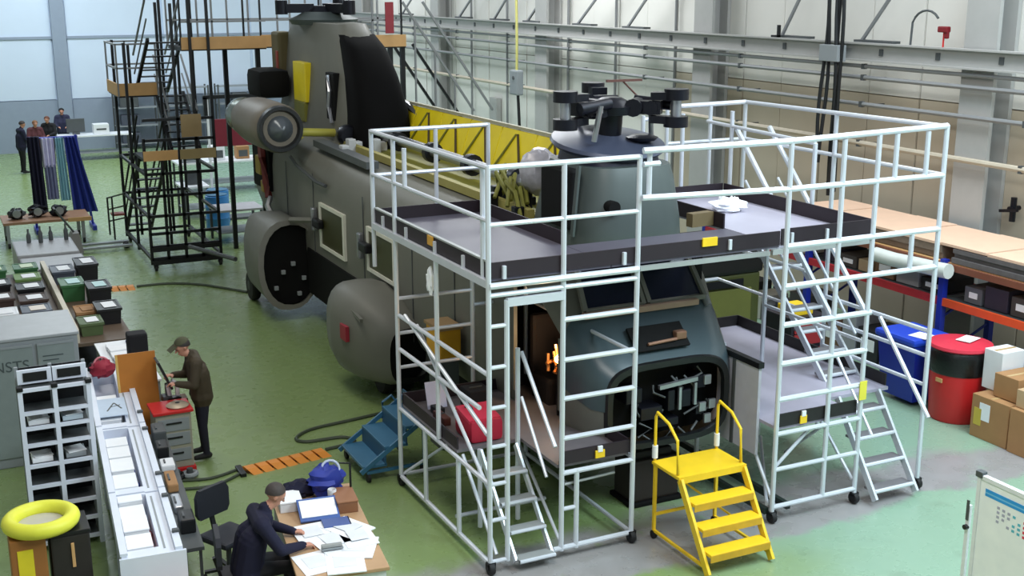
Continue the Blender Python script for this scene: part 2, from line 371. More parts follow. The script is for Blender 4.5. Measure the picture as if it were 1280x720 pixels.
# bluish nose skin panel above the bay and the windscreen frames
g = G(); rr = []
for (y, hw, a, b, e) in sec[0:4]:
    full = ring(y, hw+.012, a-.012, b+.012, 40, e); rr.append([full[k] for k in range(0, 21)])
vs = [p for r in rr for p in r]; g.add(vs, [(i*21+k, i*21+k+1, (i+1)*21+k+1, (i+1)*21+k) for i in range(3) for k in range(20)])
part('nose_skin', g, helib, H, True)
part('nose_hatch', G().obox((CX-.05, 11.66, 2.2), (.75, .34, .03), Matrix.Rotation(math.radians(42), 3, 'X')), helid, H)
part('nose_hatch_latch', G().tube((CX-.25, 11.56, 2.16), (CX+.15, 11.56, 2.18), .02).rbox(CX+.15, CX+.3, 11.56, 11.66, 2.16, 2.26, .02), mat('bronze', (150, 112, 92), .4, .5), H)
for x0, x1 in ((-.85, -.04), (.04, .85)):
    g = G(); y0, y1, za, zb = 12.02, 12.42, 2.47, 2.98
    g.add([(CX+x0, y0, za+.03), (CX+x1, y0, za+.03), (CX+x1*.94, y1, zb+.04), (CX+x0*.94, y1, zb+.04)], [(0,1,2,3)])
    g.add([(CX+x0, y0+.03, za), (CX+x1, y0+.03, za), (CX+x1*.94, y1+.03, zb), (CX+x0*.94, y1+.03, zb)], [(3,2,1,0)])
    wd = part('windscreen', g, mat('windscreen_dark', (26, 30, 48), .12), H)
    part('windscreen_frame', G().bar((CX+x0, y0, za+.05), (CX+x0*.94, y1, zb+.06), .06).bar((CX+x1, y0, za+.05), (CX+x1*.94, y1, zb+.06), .06).bar((CX+x0, y0, za+.05), (CX+x1, y0, za+.05), .06), heli, wd)
part('windscreen_sill', G().rbox(CX-.9, CX+.72, 11.93, 12.03, 2.44, 2.52, .02), mat('sill_tan', (168, 138, 118), .6), H)
part('windscreen_post', G().tube((CX+.9, 12.0, 2.4), (CX+.82, 12.5, 3.05), .05, 10), pipeg, H, True)
# forward pylon, swashplate shroud and rotor head
def pring(y0, y1, hw, z, n=28, e=.55, cx=CX):
    yc, hy = (y0+y1)/2, (y1-y0)/2
    return [(cx+hw*math.copysign(abs(math.cos(2*PI*k/n))**e, math.cos(2*PI*k/n)), yc+hy*math.copysign(abs(math.sin(2*PI*k/n))**e, math.sin(2*PI*k/n)), z) for k in range(n)]
pyl = mat('pylon_grey', (74, 83, 82), .45, 0, .08, 3)
g = G().loft([pring(12.1, 14.0, .78, 3.05), pring(12.12, 13.9, .74, 3.5), pring(12.2, 13.75, .66, 4.0), pring(12.26, 13.68, .62, 4.16)])
part('pylon_collar', G().loft([pring(12.4, 13.6, .54, 4.14), pring(12.45, 13.55, .5, 4.34)]), mat('collar_navy', (18, 20, 44), .5), H, True)
part('forward_pylon', g, pyl, H, True)
part('pylon_port_hole', G().tube((CX-.42, 12.1, 3.72), (CX-.42, 12.4, 3.72), .08, 16), helid, H, True)
part('pylon_open_side', G().rbox(CX-.80, CX-.66, 12.55, 13.3, 3.4, 4.15, .05), helid, H)
part('pylon_door', G().bar((CX-.8, 12.45, 3.35), (CX-.72, 12.45, 4.2), .07, .03), pyl, H)
HY = 13.0
tl = Matrix.Rotation(math.radians(9), 3, 'X')
g = G()
prof = [(.2, -.1), (.68, -.1), (.73, -.05), (.71, -.01), (.5, .03), (.2, .06), (.14, .08)]
rings = [[Vector((CX, HY, 4.42))+tl@Vector((r*math.cos(2*PI*k/32), r*math.sin(2*PI*k/32), h)) for k in range(32)] for r, h in prof]
part('swashplate_shroud', g.loft(rings), [mat('shroud_blue_grey', (74, 80, 100), .35, .2, .1)], H, True)
part('shroud_boss', G().lathe((CX+.3, HY-.32, 4.46), [(.16, -.04), (.2, 0), (.12, .03)], 16), darkst, H, True)
part('rotor_mast', G().tube((CX, HY, 4.4), (CX, HY-.06, 4.85), .16, 16), darkst, H, True)
rh = part('rotor_hub', G().lathe((CX, HY-.07, 4.8), [(.16, -.08), (.3, -.06), (.32, .04), (.2, .1), (.12, .14)], 18), darkst, H, True)
for a in (196, 318, 77):
    t_ = math.radians(a); d = Vector((math.cos(t_), math.sin(t_), 0)); n_ = Vector((-d.y, d.x, 0)); c0 = Vector((CX, HY-.07, 4.83))
    arm = part('rotor_arm', G().bar(c0+d*.2, c0+d*.62, .2, .16).tube(c0+d*.3-n_*.17, c0+d*.3+n_*.17, .11, 12).tube(c0+d*.5-n_*.12, c0+d*.5+n_*.12, .09, 12), darkst, H, True)
    p = c0+d*.8
    for s_ in (-1, 1): part('blade_pin_housing', G().tube(p+Vector((0,0,.1*s_)), p+Vector((0,0,.23*s_)), .15, 14).bar(c0+d*.5+Vector((0,0,.14*s_)), p+Vector((0,0,.15*s_)), .2, .09), darkst, arm, True)
    part('damper', G().tube(c0+d*.25+n_*.2+Vector((0,0,.06)), c0+d*.72+n_*.16+Vector((0,0,.02)), .07, 10), darkst, arm, True)
    part('blade_pin', G().tube(p-Vector((0,0,.12)), p+Vector((0,0,.12)), .065, 12), steel, arm, True)
    q = c0+d*.45+n_*.25
    part('pitch_link', G().tube(q+Vector((0,0,.05)), Vector((CX, HY, 4.45))+d*.5+n_*.24, .035, 8).bar(c0+d*.45, q, .08), steel, arm, True)
part('rotor_antenna', G().tube((CX+.5, HY+.1, 4.9), (CX+.28, HY+.15, 5.12), .012).bar((CX+.05, HY+.15, 5.12), (CX+.55, HY+.12, 5.12), .03), mat('rust', (96, 60, 52), .6), H)
# transmission deck between rotor and tunnel
part('gearbox', G().blob((CX-.32, 14.25, 3.86), .28, .1, 10, 5, (1, 1, 1.1)), mat('gearbox_silver', (178, 176, 184), .4, .3, .35, 12, .4), H, True)
g = G()
for i in range(9): g.path([(CX-.75+.1*(i % 4), 13.95+.1*i, 3.34+.06*(i % 3)), (CX-.7+.12*(i % 3), 14.2+.1*i, 3.62+.03*i), (CX-.5+.07*(i % 5), 14.5+.12*i, 3.4)], .03)
part('hydraulic_lines', g, olive, H, True)
for i in range(7): part('transmission_fitting', G().rbox(CX-.8+.16*(i % 4), CX-.66+.16*(i % 4), 14.0+.2*i, 14.14+.2*i, 3.3, 3.45+.06*(i % 3), .02), darkst, H)
part('tunnel_floor', G().box(CX-.55, CX+.4, 13.9, 22.2, 3.29, 3.34), olive, H)
part('drive_shaft', G().tube((CX-.05, 14.2, 3.55), (CX-.05, 22, 3.6), .09, 12), steel, H, True)
for i in range(5): part('shaft_coupling', G().tube((CX-.05, 15.4+i*1.6, 3.56), (CX-.05, 15.55+i*1.6, 3.56), .17, 14), darkst, H, True)
part('tunnel_edge', G().bar((CX-.62, 13.9, 3.36), (CX-.62, 21.8, 3.4), .1, .12), mat('khaki_edge', (150, 142, 78), .6), H)
# open yellow tunnel covers standing along the far side of the roof
for i in range(6):
    y0 = 15.0+i*1.22; y1 = y0+1.18; x0 = CX+.42; x1 = CX+.66
    cv = part('tunnel_cover', G().add([(x0, y0, 3.36), (x0, y1, 3.36), (x1, y1, 4.08), (x1, y0, 4.08), (x0+.03, y0, 3.36), (x0+.03, y1, 3.36), (x1+.03, y1, 4.08), (x1+.03, y0, 4.08)], [(0,1,2,3), (7,6,5,4), (0,3,7,4), (1,5,6,2), (2,6,7,3), (0,4,5,1)]), prim, H)
    part('cover_brace', G().bar((x0-.01, y0+.12, 3.42), (x1-.03, y0+.6, 4.02), .035), mat('brown_seal', (70, 56, 24), .6), cv)
    part('cover_brace', G().bar((x1-.03, y0+.66, 4.02), (x0-.01, y1-.06, 3.42), .025), olive, cv)
part('cover_rail', G().bar((CX+.68, 15.0, 4.12), (CX+.68, 22.3, 4.12), .06, .05), mat('khaki_grey', (168, 164, 140), .5), H)
# aft pylon
g = G().loft([pring(21.5, 26.9, .62, 3.3, 32, .4), pring(21.55, 26.7, .54, 3.9, 32, .4), pring(21.85, 26.5, .47, 4.6, 32, .4), pring(22.3, 26.3, .42, 5.3, 32, .45), pring(22.6, 26.1, .4, 5.55, 32, .6)])
part('aft_pylon', g, heli, H, True)
g = G()
for (z, y0, y1, hw) in ((3.34, 20.9, 22.6, .60), (4.0, 21.05, 22.6, .56), (4.6, 21.4, 22.7, .5), (5.1, 21.9, 22.8, .45), (5.38, 22.45, 22.9, .38)): pass
g.loft([pring(20.95, 22.4, .58, 3.34, 24, .6, CX+.06), pring(21.05, 22.4, .52, 4.0, 24, .6, CX+.06), pring(21.4, 22.5, .46, 4.6, 24, .6, CX+.05), pring(21.9, 22.7, .41, 5.1, 24, .6, CX+.04), pring(22.4, 23, .36, 5.36, 24, .6, CX+.02)])
part('pylon_leading_fairing', g, mat('fairing_shade_black', (4, 4, 5), .85, spec=.15), H, True)  # near-black colour holds the shadow on the pylon's leading edge
part('aft_rotor_cap', G().lathe((CX-.0, 24.6, 5.55), [(.66, -.05), (.72, .05), (.55, .12), (.4, .2)], 28), pyl, H, True)
g = G().lathe((CX, 24.6, 5.75), [(.3, -.1), (.34, 0), (.2, .12)], 16)
for a in (170, 290, 50):
    d = Vector((math.cos(math.radians(a)), math.sin(math.radians(a)), 0)); g.bar(Vector((CX, 24.6, 5.82))+d*.2, Vector((CX, 24.6, 5.82))+d*.85, .2, .18); g.tube(Vector((CX, 24.6, 5.7))+d*.85, Vector((CX, 24.6, 5.98))+d*.85, .13, 12)
part('aft_rotor_hub', g, darkst, H, True)
xs = CX-.5
part('pylon_hatch', G().rbox(xs-.10, xs+.1, 24.1, 24.95, 3.95, 4.75, .02), prim, H)
part('pylon_hatch', G().rbox(xs-.12, xs+.1, 24.15, 24.9, 3.55, 3.95, .02), olive, H)
part('pylon_hatch', G().rbox(xs-.06, xs+.1, 22.35, 22.85, 3.75, 4.65, .02), helid, H)
part('pylon_wiring', G().path([(xs-.09, 22.6, 4.6), (xs-.1, 22.5, 4.3), (xs-.11, 22.55, 4.0), (xs-.1, 22.4, 3.7)], .04), steel, H, True)
part('pylon_trailing_gear', G().rbox(xs-.1, xs+.25, 26.0, 26.6, 4.1, 5.3, .06), mat('umber_parts', (92, 84, 52), .6), H)
part('pylon_red_tag', G().rbox(xs-.12, xs-.08, 26.05, 26.2, 4.2, 4.9, .01), mat('red_tag', (150, 60, 46), .6), H)
part('exhaust_duct', G().rbox(xs-.75, xs-.05, 25.3, 26.4, 3.95, 4.55, .15), helid, H, True)
part('hump_fairing', G().path([(CX+.75, 20.6, 3.5), (CX+.7, 20.9, 3.85), (CX+.62, 21.5, 4.08), (CX+.55, 22.3, 4.15)], .06), steel, H, True)
# engine on the near side
EX, EZ = 5.98, 3.68
en = part('engine_nacelle', G().lathe((EX, 22.1, EZ), [(.40, 0), (.46, .08), (.47, .5), (.47, 1.5), (.42, 2.1), (.36, 2.4)], 24, 'y'), mat('nacelle_brown_grey', (112, 104, 92), .5, 0, .15), H, True)
part('engine_inlet_lip', G().lathe((EX, 22.02, EZ), [(.30, .14), (.36, 0), (.42, 0), (.44, .1), (.40, .16)], 24, 'y'), mat('inlet_dark', (30, 32, 34), .4), en, True)
part('inlet_bullet', G().lathe((EX, 21.95, EZ), [(.02, -.06), (.14, .02), (.24, .14), (.3, .22)], 20, 'y'), mat('glassy_grey', (90, 96, 102), .2, .3), en, True)
part('exhaust_cone', G().lathe((EX, 24.5, EZ), [(.33, 0), (.38, .25), (.35, .55), (.2, .8), (.05, .88)], 20, 'y'), mat('patina', (130, 140, 132), .25, .5, .4, 9), en, True)
part('engine_mount', G().tube((EX+.42, 22.3, EZ-.1), (CX-.3, 22.4, 3.5), .08, 10).tube((EX+.3, 23.4, EZ-.3), (CX-.7, 23.4, 3.2), .1, 10), mat('mount_yellow', (170, 164, 70), .5), en, True)
part('dressing_pump', G().lathe((CX-.55, 21.5, 3.55), [(.16, 0), (.2, .08), (.2, .22), (.14, .3)], 16, 'y'), darkst, H, True)
for i in range(5): part('roof_fitting', G().rbox(CX-1.0+.2*i, CX-.86+.2*i, 20.6+.22*(i % 3), 20.8+.22*(i % 3), 3.3, 3.5+.08*(i % 2), .02), mat('pale_parts', (176, 178, 180), .5), H)
part('roof_duct', G().bar((CX-1.0, 19.0, 3.36), (CX-1.0, 22, 3.4), .22, .12), greyd, H)
# red and yellow aft bay
part('aft_bay', G().rbox(CX-1.34, CX-1.2, 24.5, 25.8, 2.1, 3.1, .03), helid, H)
part('aft_bay_hoses', G().path([(CX-1.36, 24.9, 3.2), (CX-1.4, 24.7, 2.8), (CX-1.38, 24.6, 2.3), (CX-1.36, 24.5, 2.0)], .09), mat('hose_red', (126, 50, 44), .5), H, True)
part('aft_bay_fittings', G().rbox(CX-1.42, CX-1.3, 24.9, 25.3, 2.4, 2.8, .04).rbox(CX-1.4, CX-1.3, 24.75, 25.0, 2.05, 2.3, .03), mat('fitting_ochre', (156, 132, 44), .5), H)
part('aft_bracket', G().path([(CX-1.4, 24.2, 2.05), (CX-1.5, 24.1, 1.9), (CX-1.45, 24.0, 1.7), (CX-1.5, 23.9, 1.5)], .06), steel, H, True)
# landing gear pods
def podring(y, xo, z0, z1, n=24, e1=.6, e2=.75):
    zc, hh = (z0+z1)/2, (z1-z0)/2; xi = CX-1.1; out = []
    for k in range(n):
        a = 2*PI*k/n; c, s = math.cos(a), math.sin(a); out.append((xi-(xi-xo)*(.5+.5*math.copysign(abs(c)**e1, c)), y, zc+hh*math.copysign(abs(s)**e2, s)))
    return out
fp = part('forward_pod', G().loft([podring(16.35, 5.95, .42, 1.22), podring(16.5, 5.76, .36, 1.4), podring(17.0, 5.52, .3, 1.64), podring(17.6, 5.42, .28, 1.75), podring(18.1, 5.5, .32, 1.68), podring(18.35, 5.75, .42, 1.5)], cap0=False), heli, H, True)
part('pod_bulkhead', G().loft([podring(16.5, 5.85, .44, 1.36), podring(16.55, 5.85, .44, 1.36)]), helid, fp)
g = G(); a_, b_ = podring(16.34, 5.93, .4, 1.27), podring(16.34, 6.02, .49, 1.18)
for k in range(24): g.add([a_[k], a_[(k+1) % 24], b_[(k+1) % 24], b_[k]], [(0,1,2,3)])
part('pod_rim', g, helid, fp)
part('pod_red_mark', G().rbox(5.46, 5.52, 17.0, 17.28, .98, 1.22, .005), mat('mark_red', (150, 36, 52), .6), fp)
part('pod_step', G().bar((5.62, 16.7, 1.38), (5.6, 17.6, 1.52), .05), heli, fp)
part('tank_bay_shade', G().box(CX-1.33, CX-1.25, 18.4, 21.95, .55, 1.42), helid, H)  # black sheet painting the shade on the fuselage side where the tank is off
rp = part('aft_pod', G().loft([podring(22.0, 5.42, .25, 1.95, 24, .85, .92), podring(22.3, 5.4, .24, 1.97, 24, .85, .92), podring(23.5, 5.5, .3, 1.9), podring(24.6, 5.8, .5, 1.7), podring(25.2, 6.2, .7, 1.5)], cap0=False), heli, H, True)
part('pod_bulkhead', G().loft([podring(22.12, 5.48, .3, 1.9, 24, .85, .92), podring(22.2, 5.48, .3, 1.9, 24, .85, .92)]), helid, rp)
g = G(); a_, b_ = podring(21.97, 5.39, .22, 1.98, 24, .85, .92), podring(21.97, 5.5, .32, 1.88, 24, .85, .92)
for k in range(24): g.add([a_[k], a_[(k+1) % 24], b_[(k+1) % 24], b_[k]], [(0,1,2,3)])
part('pod_rim', g, mat('rim_grey', (120, 118, 112), .5), rp)
g = G()
for (x, z) in ((5.75, .65), (5.9, .95), (6.1, 1.1), (6.3, .8), (6.2, .5), (6.45, 1.3)): g.rbox(x-.04, x+.04, 22.05, 22.12, z-.04, z+.04, .01)
part('bulkhead_fittings', g, greym, rp)
part('rib_bracket', G().path([(6.05, 21.95, 1.98), (6.25, 21.6, 2.02), (6.4, 21.3, 2.05)], .06), heli, rp, True)
def wheel(c, r, wd, parent):
    wl = part('wheel', G().lathe((c[0]-wd/2, c[1], c[2]), [(r*.55, 0), (r*.9, .01), (r, wd*.25), (r, wd*.75), (r*.9, wd-.01), (r*.55, wd)], 22, 'x'), rubber, parent, True)
    part('wheel_hub', G().lathe((c[0]-wd/2-.01, c[1], c[2]), [(.05, 0), (r*.5, .02), (r*.5, wd), (.05, wd+.02)], 16, 'x'), greyd, wl, True)
wheel((5.75, 23.9, .31), .31, .2, H); wheel((6.15, 17.2, .31), .31, .22, H); wheel((6.45, 17.2, .31), .31, .22, H); wheel((9.5, 23.9, .31), .31, .2, H); wheel((9.2, 17.2, .31), .31, .22, H)
part('gear_leg', G().tube((5.9, 23.9, .31), (6.4, 23.9, .9), .06), greyd, H, True); part('gear_leg', G().tube((6.3, 17.2, .31), (6.4, 17.3, .8), .07), greyd, H, True)
part('far_pod', G().loft([[(2*CX-x, y, z) for x, y, z in r] for r in (podring(16.4, 5.85, .42, 1.3), podring(17.2, 5.55, .3, 1.75), podring(24, 5.55, .3, 1.85), podring(25.1, 6.1, .6, 1.5))]), heli, H, True)
part('underside_shade_box', G().rbox(CX-.95, CX+.9, 15.0, 24.0, .5, .72, .05), helid, H)  # added near-black box that deepens the shade under the belly
part('tow_arm', G().tube((5.55, 24.5, .75), (4.95, 26.2, .75), .05), greyd, H, True)
# stand under the nose
ns = thing('nose_jack', 'dark brown support stand under the helicopter nose', 'jack', (CX+.05, 11.9, 0))
part('pedestal', G().rbox(CX-.3, CX+.38, 11.75, 12.2, .06, .6, .03), mat('stand_brown', (40, 34, 30), .7), ns); part('base', G().rbox(CX-.34, CX+.42, 11.71, 12.24, 0, .06, .02), helid, ns); part('saddle', G().rbox(CX-.25, CX+.3, 11.8, 12.15, .6, .7, .03), rubber, ns)
# warm work lamp left burning inside the cockpit
t = thing('work_lamp', 'small glowing work lamp inside the dark cockpit doorway', 'lamp', (CX-1.0, 12.4, .95))
part('bulb', G().lathe((CX-1.0, 12.4, 1.84), [(.01, -.05), (.045, -.02), (.05, .02), (.01, .06)], 12), mat('bulb_glow', (255, 190, 96), .3, 0, .02, 5, 0, 25), t, True); part('holder', G().tube((CX-1.0, 12.4, .95), (CX-1.0, 12.4, 1.8), .02), black, t)
l = bpy.data.lights.new('lamp_light', 'POINT'); l.energy = 14; l.color = (1, .7, .4); l.shadow_soft_size = .05
lo = bpy.data.objects.new('lamp_light', l); C.objects.link(lo); lo.location = (CX-1.02, 12.4, 1.98)

# ================================================================== scaffold
def tb(name, p, q, parent, r=.026, mt=None): return part(name, G().tube(p, q, r, 8), mt or alu, parent, True)
def caster(x, y, parent, h=.13, d=0):
    w_ = part('caster', G().lathe((x-.03, y, .075), [(.03, 0), (.07, .004), (.075, .02), (.075, .05), (.07, .066), (.03, .07)], 14, 'x'), rubber, parent, True)
    part('caster_fork', G().box(x-.045, x-.032, y-.03, y+.03, .07, h).box(x+.042, x+.055, y-.03, y+.03, .07, h).box(x-.045, x+.055, y-.03, y+.03, h-.015, h+.02), black, w_)
def clip(x, y, parent, ax): part('toe_clip', G().rbox(x-.02, x+.02, y-.02, y+.02, 3.33, 3.47, .005), alu, parent)
LT = thing('scaffold_tower', 'left aluminium scaffold tower with grey upper deck around helicopter', 'scaffold', (5.97, 12.6, 0))
fY, sX = 10.95, 5.07
for (x, y, z0, z1) in ((sX, fY, .13, 4.52), (6.87, fY, .13, 4.52), (sX, 13.67, .13, 4.5), (6.87, 13.67, .13, 3.28), (sX, 14.45, 2.75, 4.52), (5.95, 14.45, 3.3, 4.5), (6.7, 14.45, 3.3, 4.52), (sX, 12.37, 1.1, 3.26),
                       (6.1, 13.67, .13, 3.28), (sX, 12.81, .15, 1.06), (sX, 11.8, .15, 1.06), (5.28, fY, .13, 3.1), (5.95, fY, .1, 4.5), (6.14, fY, .1, 1.05), (sX, 13.3, 3.95, 4.42), (sX+.02, 11.12, 3.3, 4.5), (5.85, 11.85, .13, 2.25), (5.36, 11.85, .13, 1.1)):
    tb('post', (x, y, z0), (x, y, z1), LT, .03)
for (p, q, r) in (((sX, fY, 4.5), (6.87, fY, 4.5), .03), ((sX, fY, 3.91), (6.87, fY, 3.91), .026), ((sX, fY-.02, 3.27), (6.87, fY-.02, 3.27), .036), ((sX, fY, 3.165), (6.87, fY, 3.165), .028),
                  ((5.95, fY, 2.8), (6.87, fY, 2.8), .03), ((5.95, fY, 2.345), (6.87, fY, 2.345), .03), ((5.95, fY, 1.9), (6.87, fY, 1.9), .03), ((5.95, fY, 1.44), (6.87, fY, 1.44), .03), ((5.95, fY, 1.03), (6.87, fY, 1.03), .03), ((5.85, fY, .13), (6.87, fY, .13), .03), ((5.95, fY, .6), (6.14, fY, .6), .025),
                  ((sX, fY, 4.5), (sX, 14.45, 4.5), .028), ((sX, fY, 3.955), (sX, 14.45, 3.955), .026), ((sX, fY, .13), (sX, 13.67, .13), .03), ((sX, fY, 1.06), (sX, 13.67, 1.06), .026), ((sX, fY, 2.3), (sX, 13.6, 2.3), .026), ((sX, 11.2, 1.86), (sX, 13.6, 1.86), .026),
                  ((sX, 14.45, 4.5), (6.7, 14.45, 4.5), .028), ((sX, 14.45, 3.94), (6.7, 14.45, 3.94), .026), ((sX, 13.67, 2.5), (6.1, 13.67, 2.5), .024), ((sX, 13.67, 2.05), (6.1, 13.67, 2.05), .024), ((sX, 13.67, 1.6), (6.1, 13.67, 1.6), .024), ((sX, 13.67, .15), (6.87, 13.67, .15), .026), ((5.2, 12.2, .15), (6.4, 12.2, .15), .026),
                  ((6.87, fY, 2.3), (6.87, 13.67, 2.3), .024), ((6.87, fY, 1.06), (6.87, 13.67, 1.06), .026), ((6.87, fY, .13), (6.87, 13.67, .13), .026), ((6.1, 13.67, 2.3), (6.87, 13.67, 2.3), .024)):
    tb('rail', p, q, LT, r)
for z in (2.83, 2.38, 1.93, 1.49, 1.06, .64, .15): tb('rung', (sX, fY, z), (5.28, fY, z), LT, .024)
part('lintel', G().box(5.28, 5.95, fY-.03, fY+.03, 3.03, 3.12), alu, LT)
tb('brace', (sX, 13.4, 2.35), (sX, 11.0, 1.62), LT, .024); tb('brace', (sX+.04, 13.1, 2.3), (sX+.04, 10.99, .9), LT, .022); tb('brace', (5.96, fY+.06, .2), (6.14, 12.6, 1.0), LT, .02); tb('brace', (5.1, 13.6, .2), (6.0, 13.0, 1.0), LT, .02)
tb('brace', (sX+.1, 11.9, 1.05), (sX+.1, 11.0, .2), LT, .022)
# mid deck
md = part('mid_deck', prism([(5.1, 11.9), (5.92, 11.9), (5.92, 11.0), (6.84, 11.0), (6.84, 13.64), (5.1, 13.64)], 1.08, 1.12), mat('deck_dark_ply', (112, 106, 110), .5), LT)
for (x0, x1, y0, y1) in ((5.95, 6.85, 10.97, 10.99), (5.1, 5.12, 11.9, 13.6), (5.1, 6.84, 13.62, 13.64), (6.83, 6.85, 11, 13.6)): part('toe_board', G().box(x0, x1, y0, y1, 1.12, 1.27), toem, LT)
part('yellow_tag', G().rbox(6.38, 6.5, 10.945, 10.965, 1.13, 1.22, .004), yel, LT); part('tag_clip', G().rbox(6.41, 6.47, 10.94, 10.966, 1.2, 1.27, .004), white, LT)
tb('chain_bar', (6.0, fY+.03, .88), (6.7, fY+.12, .86), LT, .016, alud)
# short stair in the tower
st = part('stair_stringer', G().bar((5.82, 10.93, .1), (5.82, 11.85, 1.08), .03, .08), alu, LT); part('stair_stringer', G().bar((5.37, 10.93, .1), (5.37, 11.85, 1.08), .03, .08), alu, LT)
for i in range(4):
    y, z = 10.93+i*.235, .13+i*.245; part('tread', G().box(5.38, 5.82, y-.09, y+.06, z-.02, z+.015), [alud], LT); tb('tread_nosing', (5.38, y-.09, z), (5.82, y-.09, z), LT, .022)
tb('stair_handrail', (5.84, 10.9, 1.38), (5.84, 11.73, 2.24), LT, .024); tb('stair_handrail', (5.84, 11.1, .95), (5.84, 11.73, 1.7), LT, .02)
for (x, y) in ((sX, 13.67), (6.87, fY), (6.87, 13.67), (sX, fY)): caster(x, y, LT)
# upper deck sheets
for pts in ([(5.1, 10.98), (6.55, 10.98), (6.55, 14.42), (5.1, 14.42)], [(6.56, 10.98), (8.8, 10.98), (8.8, 12.02), (6.56, 12.02)]):
    part('upper_deck', prism(pts, 3.31, 3.35), deckm, LT)
for (x0, x1, y0, y1) in ((5.1, 8.82, 10.965, 10.985), (5.085, 5.105, 10.98, 14.42), (5.1, 6.55, 14.42, 14.44), (6.54, 6.56, 12.05, 14.42)):
    part('toe_board', G().box(x0, x1, y0, y1, 3.34, 3.51), toem, LT)
part('toe_cap', G().box(5.075, 5.12, 10.98, 14.42, 3.51, 3.53), alud, LT)
part('deck_edge_beam', G().box(5.04, 5.1, 10.95, 14.45, 3.25, 3.33), alu, LT); part('deck_edge_beam', G().box(6.9, 8.66, 10.93, 10.98, 3.24, 3.29), alud, LT)
for y in (11.6, 12.4, 13.3, 14.1): clip(5.075, y, LT, 0)
for x in (5.25, 6.7): clip(x, 10.95, LT, 0)
part('yellow_tag', G().rbox(5.06, 5.08, 12.45, 12.6, 3.40, 3.51, .004), mat('tag_amber', (214, 160, 60), .5), LT)
part('white_rag', G().blob((5.07, 12.55, 2.98), .1, .3, 8, 3, (.4, .5, 1.5)), paper, LT)

RT = thing('scaffold_stair_tower', 'right aluminium scaffold tower with two stair flights and grey decks', 'scaffold', (9.9, 12.4, 0))
ry = 10.65
for (x, y, z0, z1) in ((8.66, ry, .13, 4.62), (9.93, ry, .13, 4.6), (10.97, ry, .13, 4.66), (9.42, ry, .2, 4.58), (10.2, ry, 4.07, 4.6), (10.68, ry, 4.07, 4.6), (10.97, 14.6, 2.6, 4.62), (10.97, 12.6, .13, 4.6), (10.35, 14.6, 3.0, 4.6), (9.6, 14.6, .13, 4.6), (8.8, 14.6, .13, 3.3), (10.3, 12.2, 3.4, 4.3), (10.3, 14.0, 3.3, 4.55),
                       (8.7, 12.3, .13, 1.9), (8.7, 13.4, .13, 1.9), (8.7, 11.8, 1.2, 1.95), (9.93, 12.6, .13, 3.3), (10.55, ry, 2.93, 3.4), (6.98, 10.93, 4.06, 4.57), (8.85, 14.05, 3.35, 4.55), (9.5, 14.05, 3.35, 4.55)):
    tb('post', (x, y, z0), (x, y, z1), RT, .03)
for (p, q, r) in (((6.88, 10.9, 4.57), (8.66, ry, 4.6), .036), ((8.66, ry, 4.6), (10.97, ry, 4.65), .036), ((6.88, 10.9, 4.06), (8.66, ry, 4.06), .034), ((8.66, ry, 4.06), (10.97, ry, 4.06), .034), ((6.9, 10.92, 4.42), (7.1, 10.92, 4.42), .03),
                  ((8.66, ry, 3.4), (10.97, ry, 3.4), .036), ((8.66, ry, 2.93), (10.97, ry, 2.93), .034), ((8.66, ry, 2.47), (9.98, ry, 2.47), .036), ((8.66, ry, 2.0), (9.95, ry, 2.0), .036), ((8.66, ry, 1.56), (9.93, ry, 1.56), .034), ((8.66, ry, 1.13), (9.93, ry, 1.13), .03), ((8.66, ry, .68), (9.93, ry, .68), .028), ((8.66, ry, .2), (9.93, ry, .2), .03),
                  ((10.97, ry, 4.64), (10.97, 14.6, 4.6), .03), ((10.97, ry, 4.06), (10.97, 14.6, 4.06), .028), ((10.97, ry, 2.1), (10.97, 12.6, 2.1), .03), ((10.97, ry, 1.78), (10.97, 12.6, 1.78), .028), ((10.97, ry, 1.4), (10.97, 12.6, 1.4), .026),
                  ((9.2, 14.6, 4.58), (10.97, 14.6, 4.6), .034), ((9.6, 14.6, 4.06), (10.97, 14.6, 4.06), .026), ((10.3, 12.2, 4.3), (10.3, 14.6, 4.35), .026), ((8.85, 14.05, 4.5), (9.5, 14.05, 4.5), .026), ((9.0, 14.6, 2.5), (10.6, 14.6, 2.5), .028), ((9.0, 14.6, 1.95), (10.6, 14.6, 1.95), .028), ((9.6, 11.2, 3.22), (9.6, 14.6, 3.22), .026), ((10.6, 12.6, 2.5), (10.6, 14.6, 2.5), .024), ((10.6, 12.6, 1.95), (10.6, 14.6, 1.95), .024),
                  ((9.93, 10.7, 2.1), (9.93, 12.6, 2.1), .024)):
    tb('rail', p, q, RT, r)
for (p, q) in (((8.7, ry+.05, .25), (8.7, 11.3, 1.05)), ((8.72, 10.7, .7), (9.2, 10.7, 1.1)), ((9.5, ry+.1, 1.1), (9.93, 12.0, .2)), ((8.66, ry+.1, .2), (9.9, 12.5, .25)), ((9.93, 10.7, .3), (9.93, 11.6, 1.1))): tb('brace', p, q, RT, .022)
for x in (8.62, 8.95): part('base_track', G().bar((x, 10.7, .14), (x, 14.5, .14), .06, .08), mat('track_green_black', (34, 48, 44), .5), RT)
for (x, y) in ((8.66, ry), (9.93, ry), (10.97, ry), (8.66, 14.4), (9.93, 14.4)): caster(x, y, RT)
part('mid_deck', prism([(8.7, 10.7), (9.92, 10.7), (9.92, 11.25), (10.94, 11.25), (10.94, 14.5), (8.7, 14.5)], 1.16, 1.2), mat('deck_lilac', (168, 164, 180), .45, 0, .06, 3), RT)
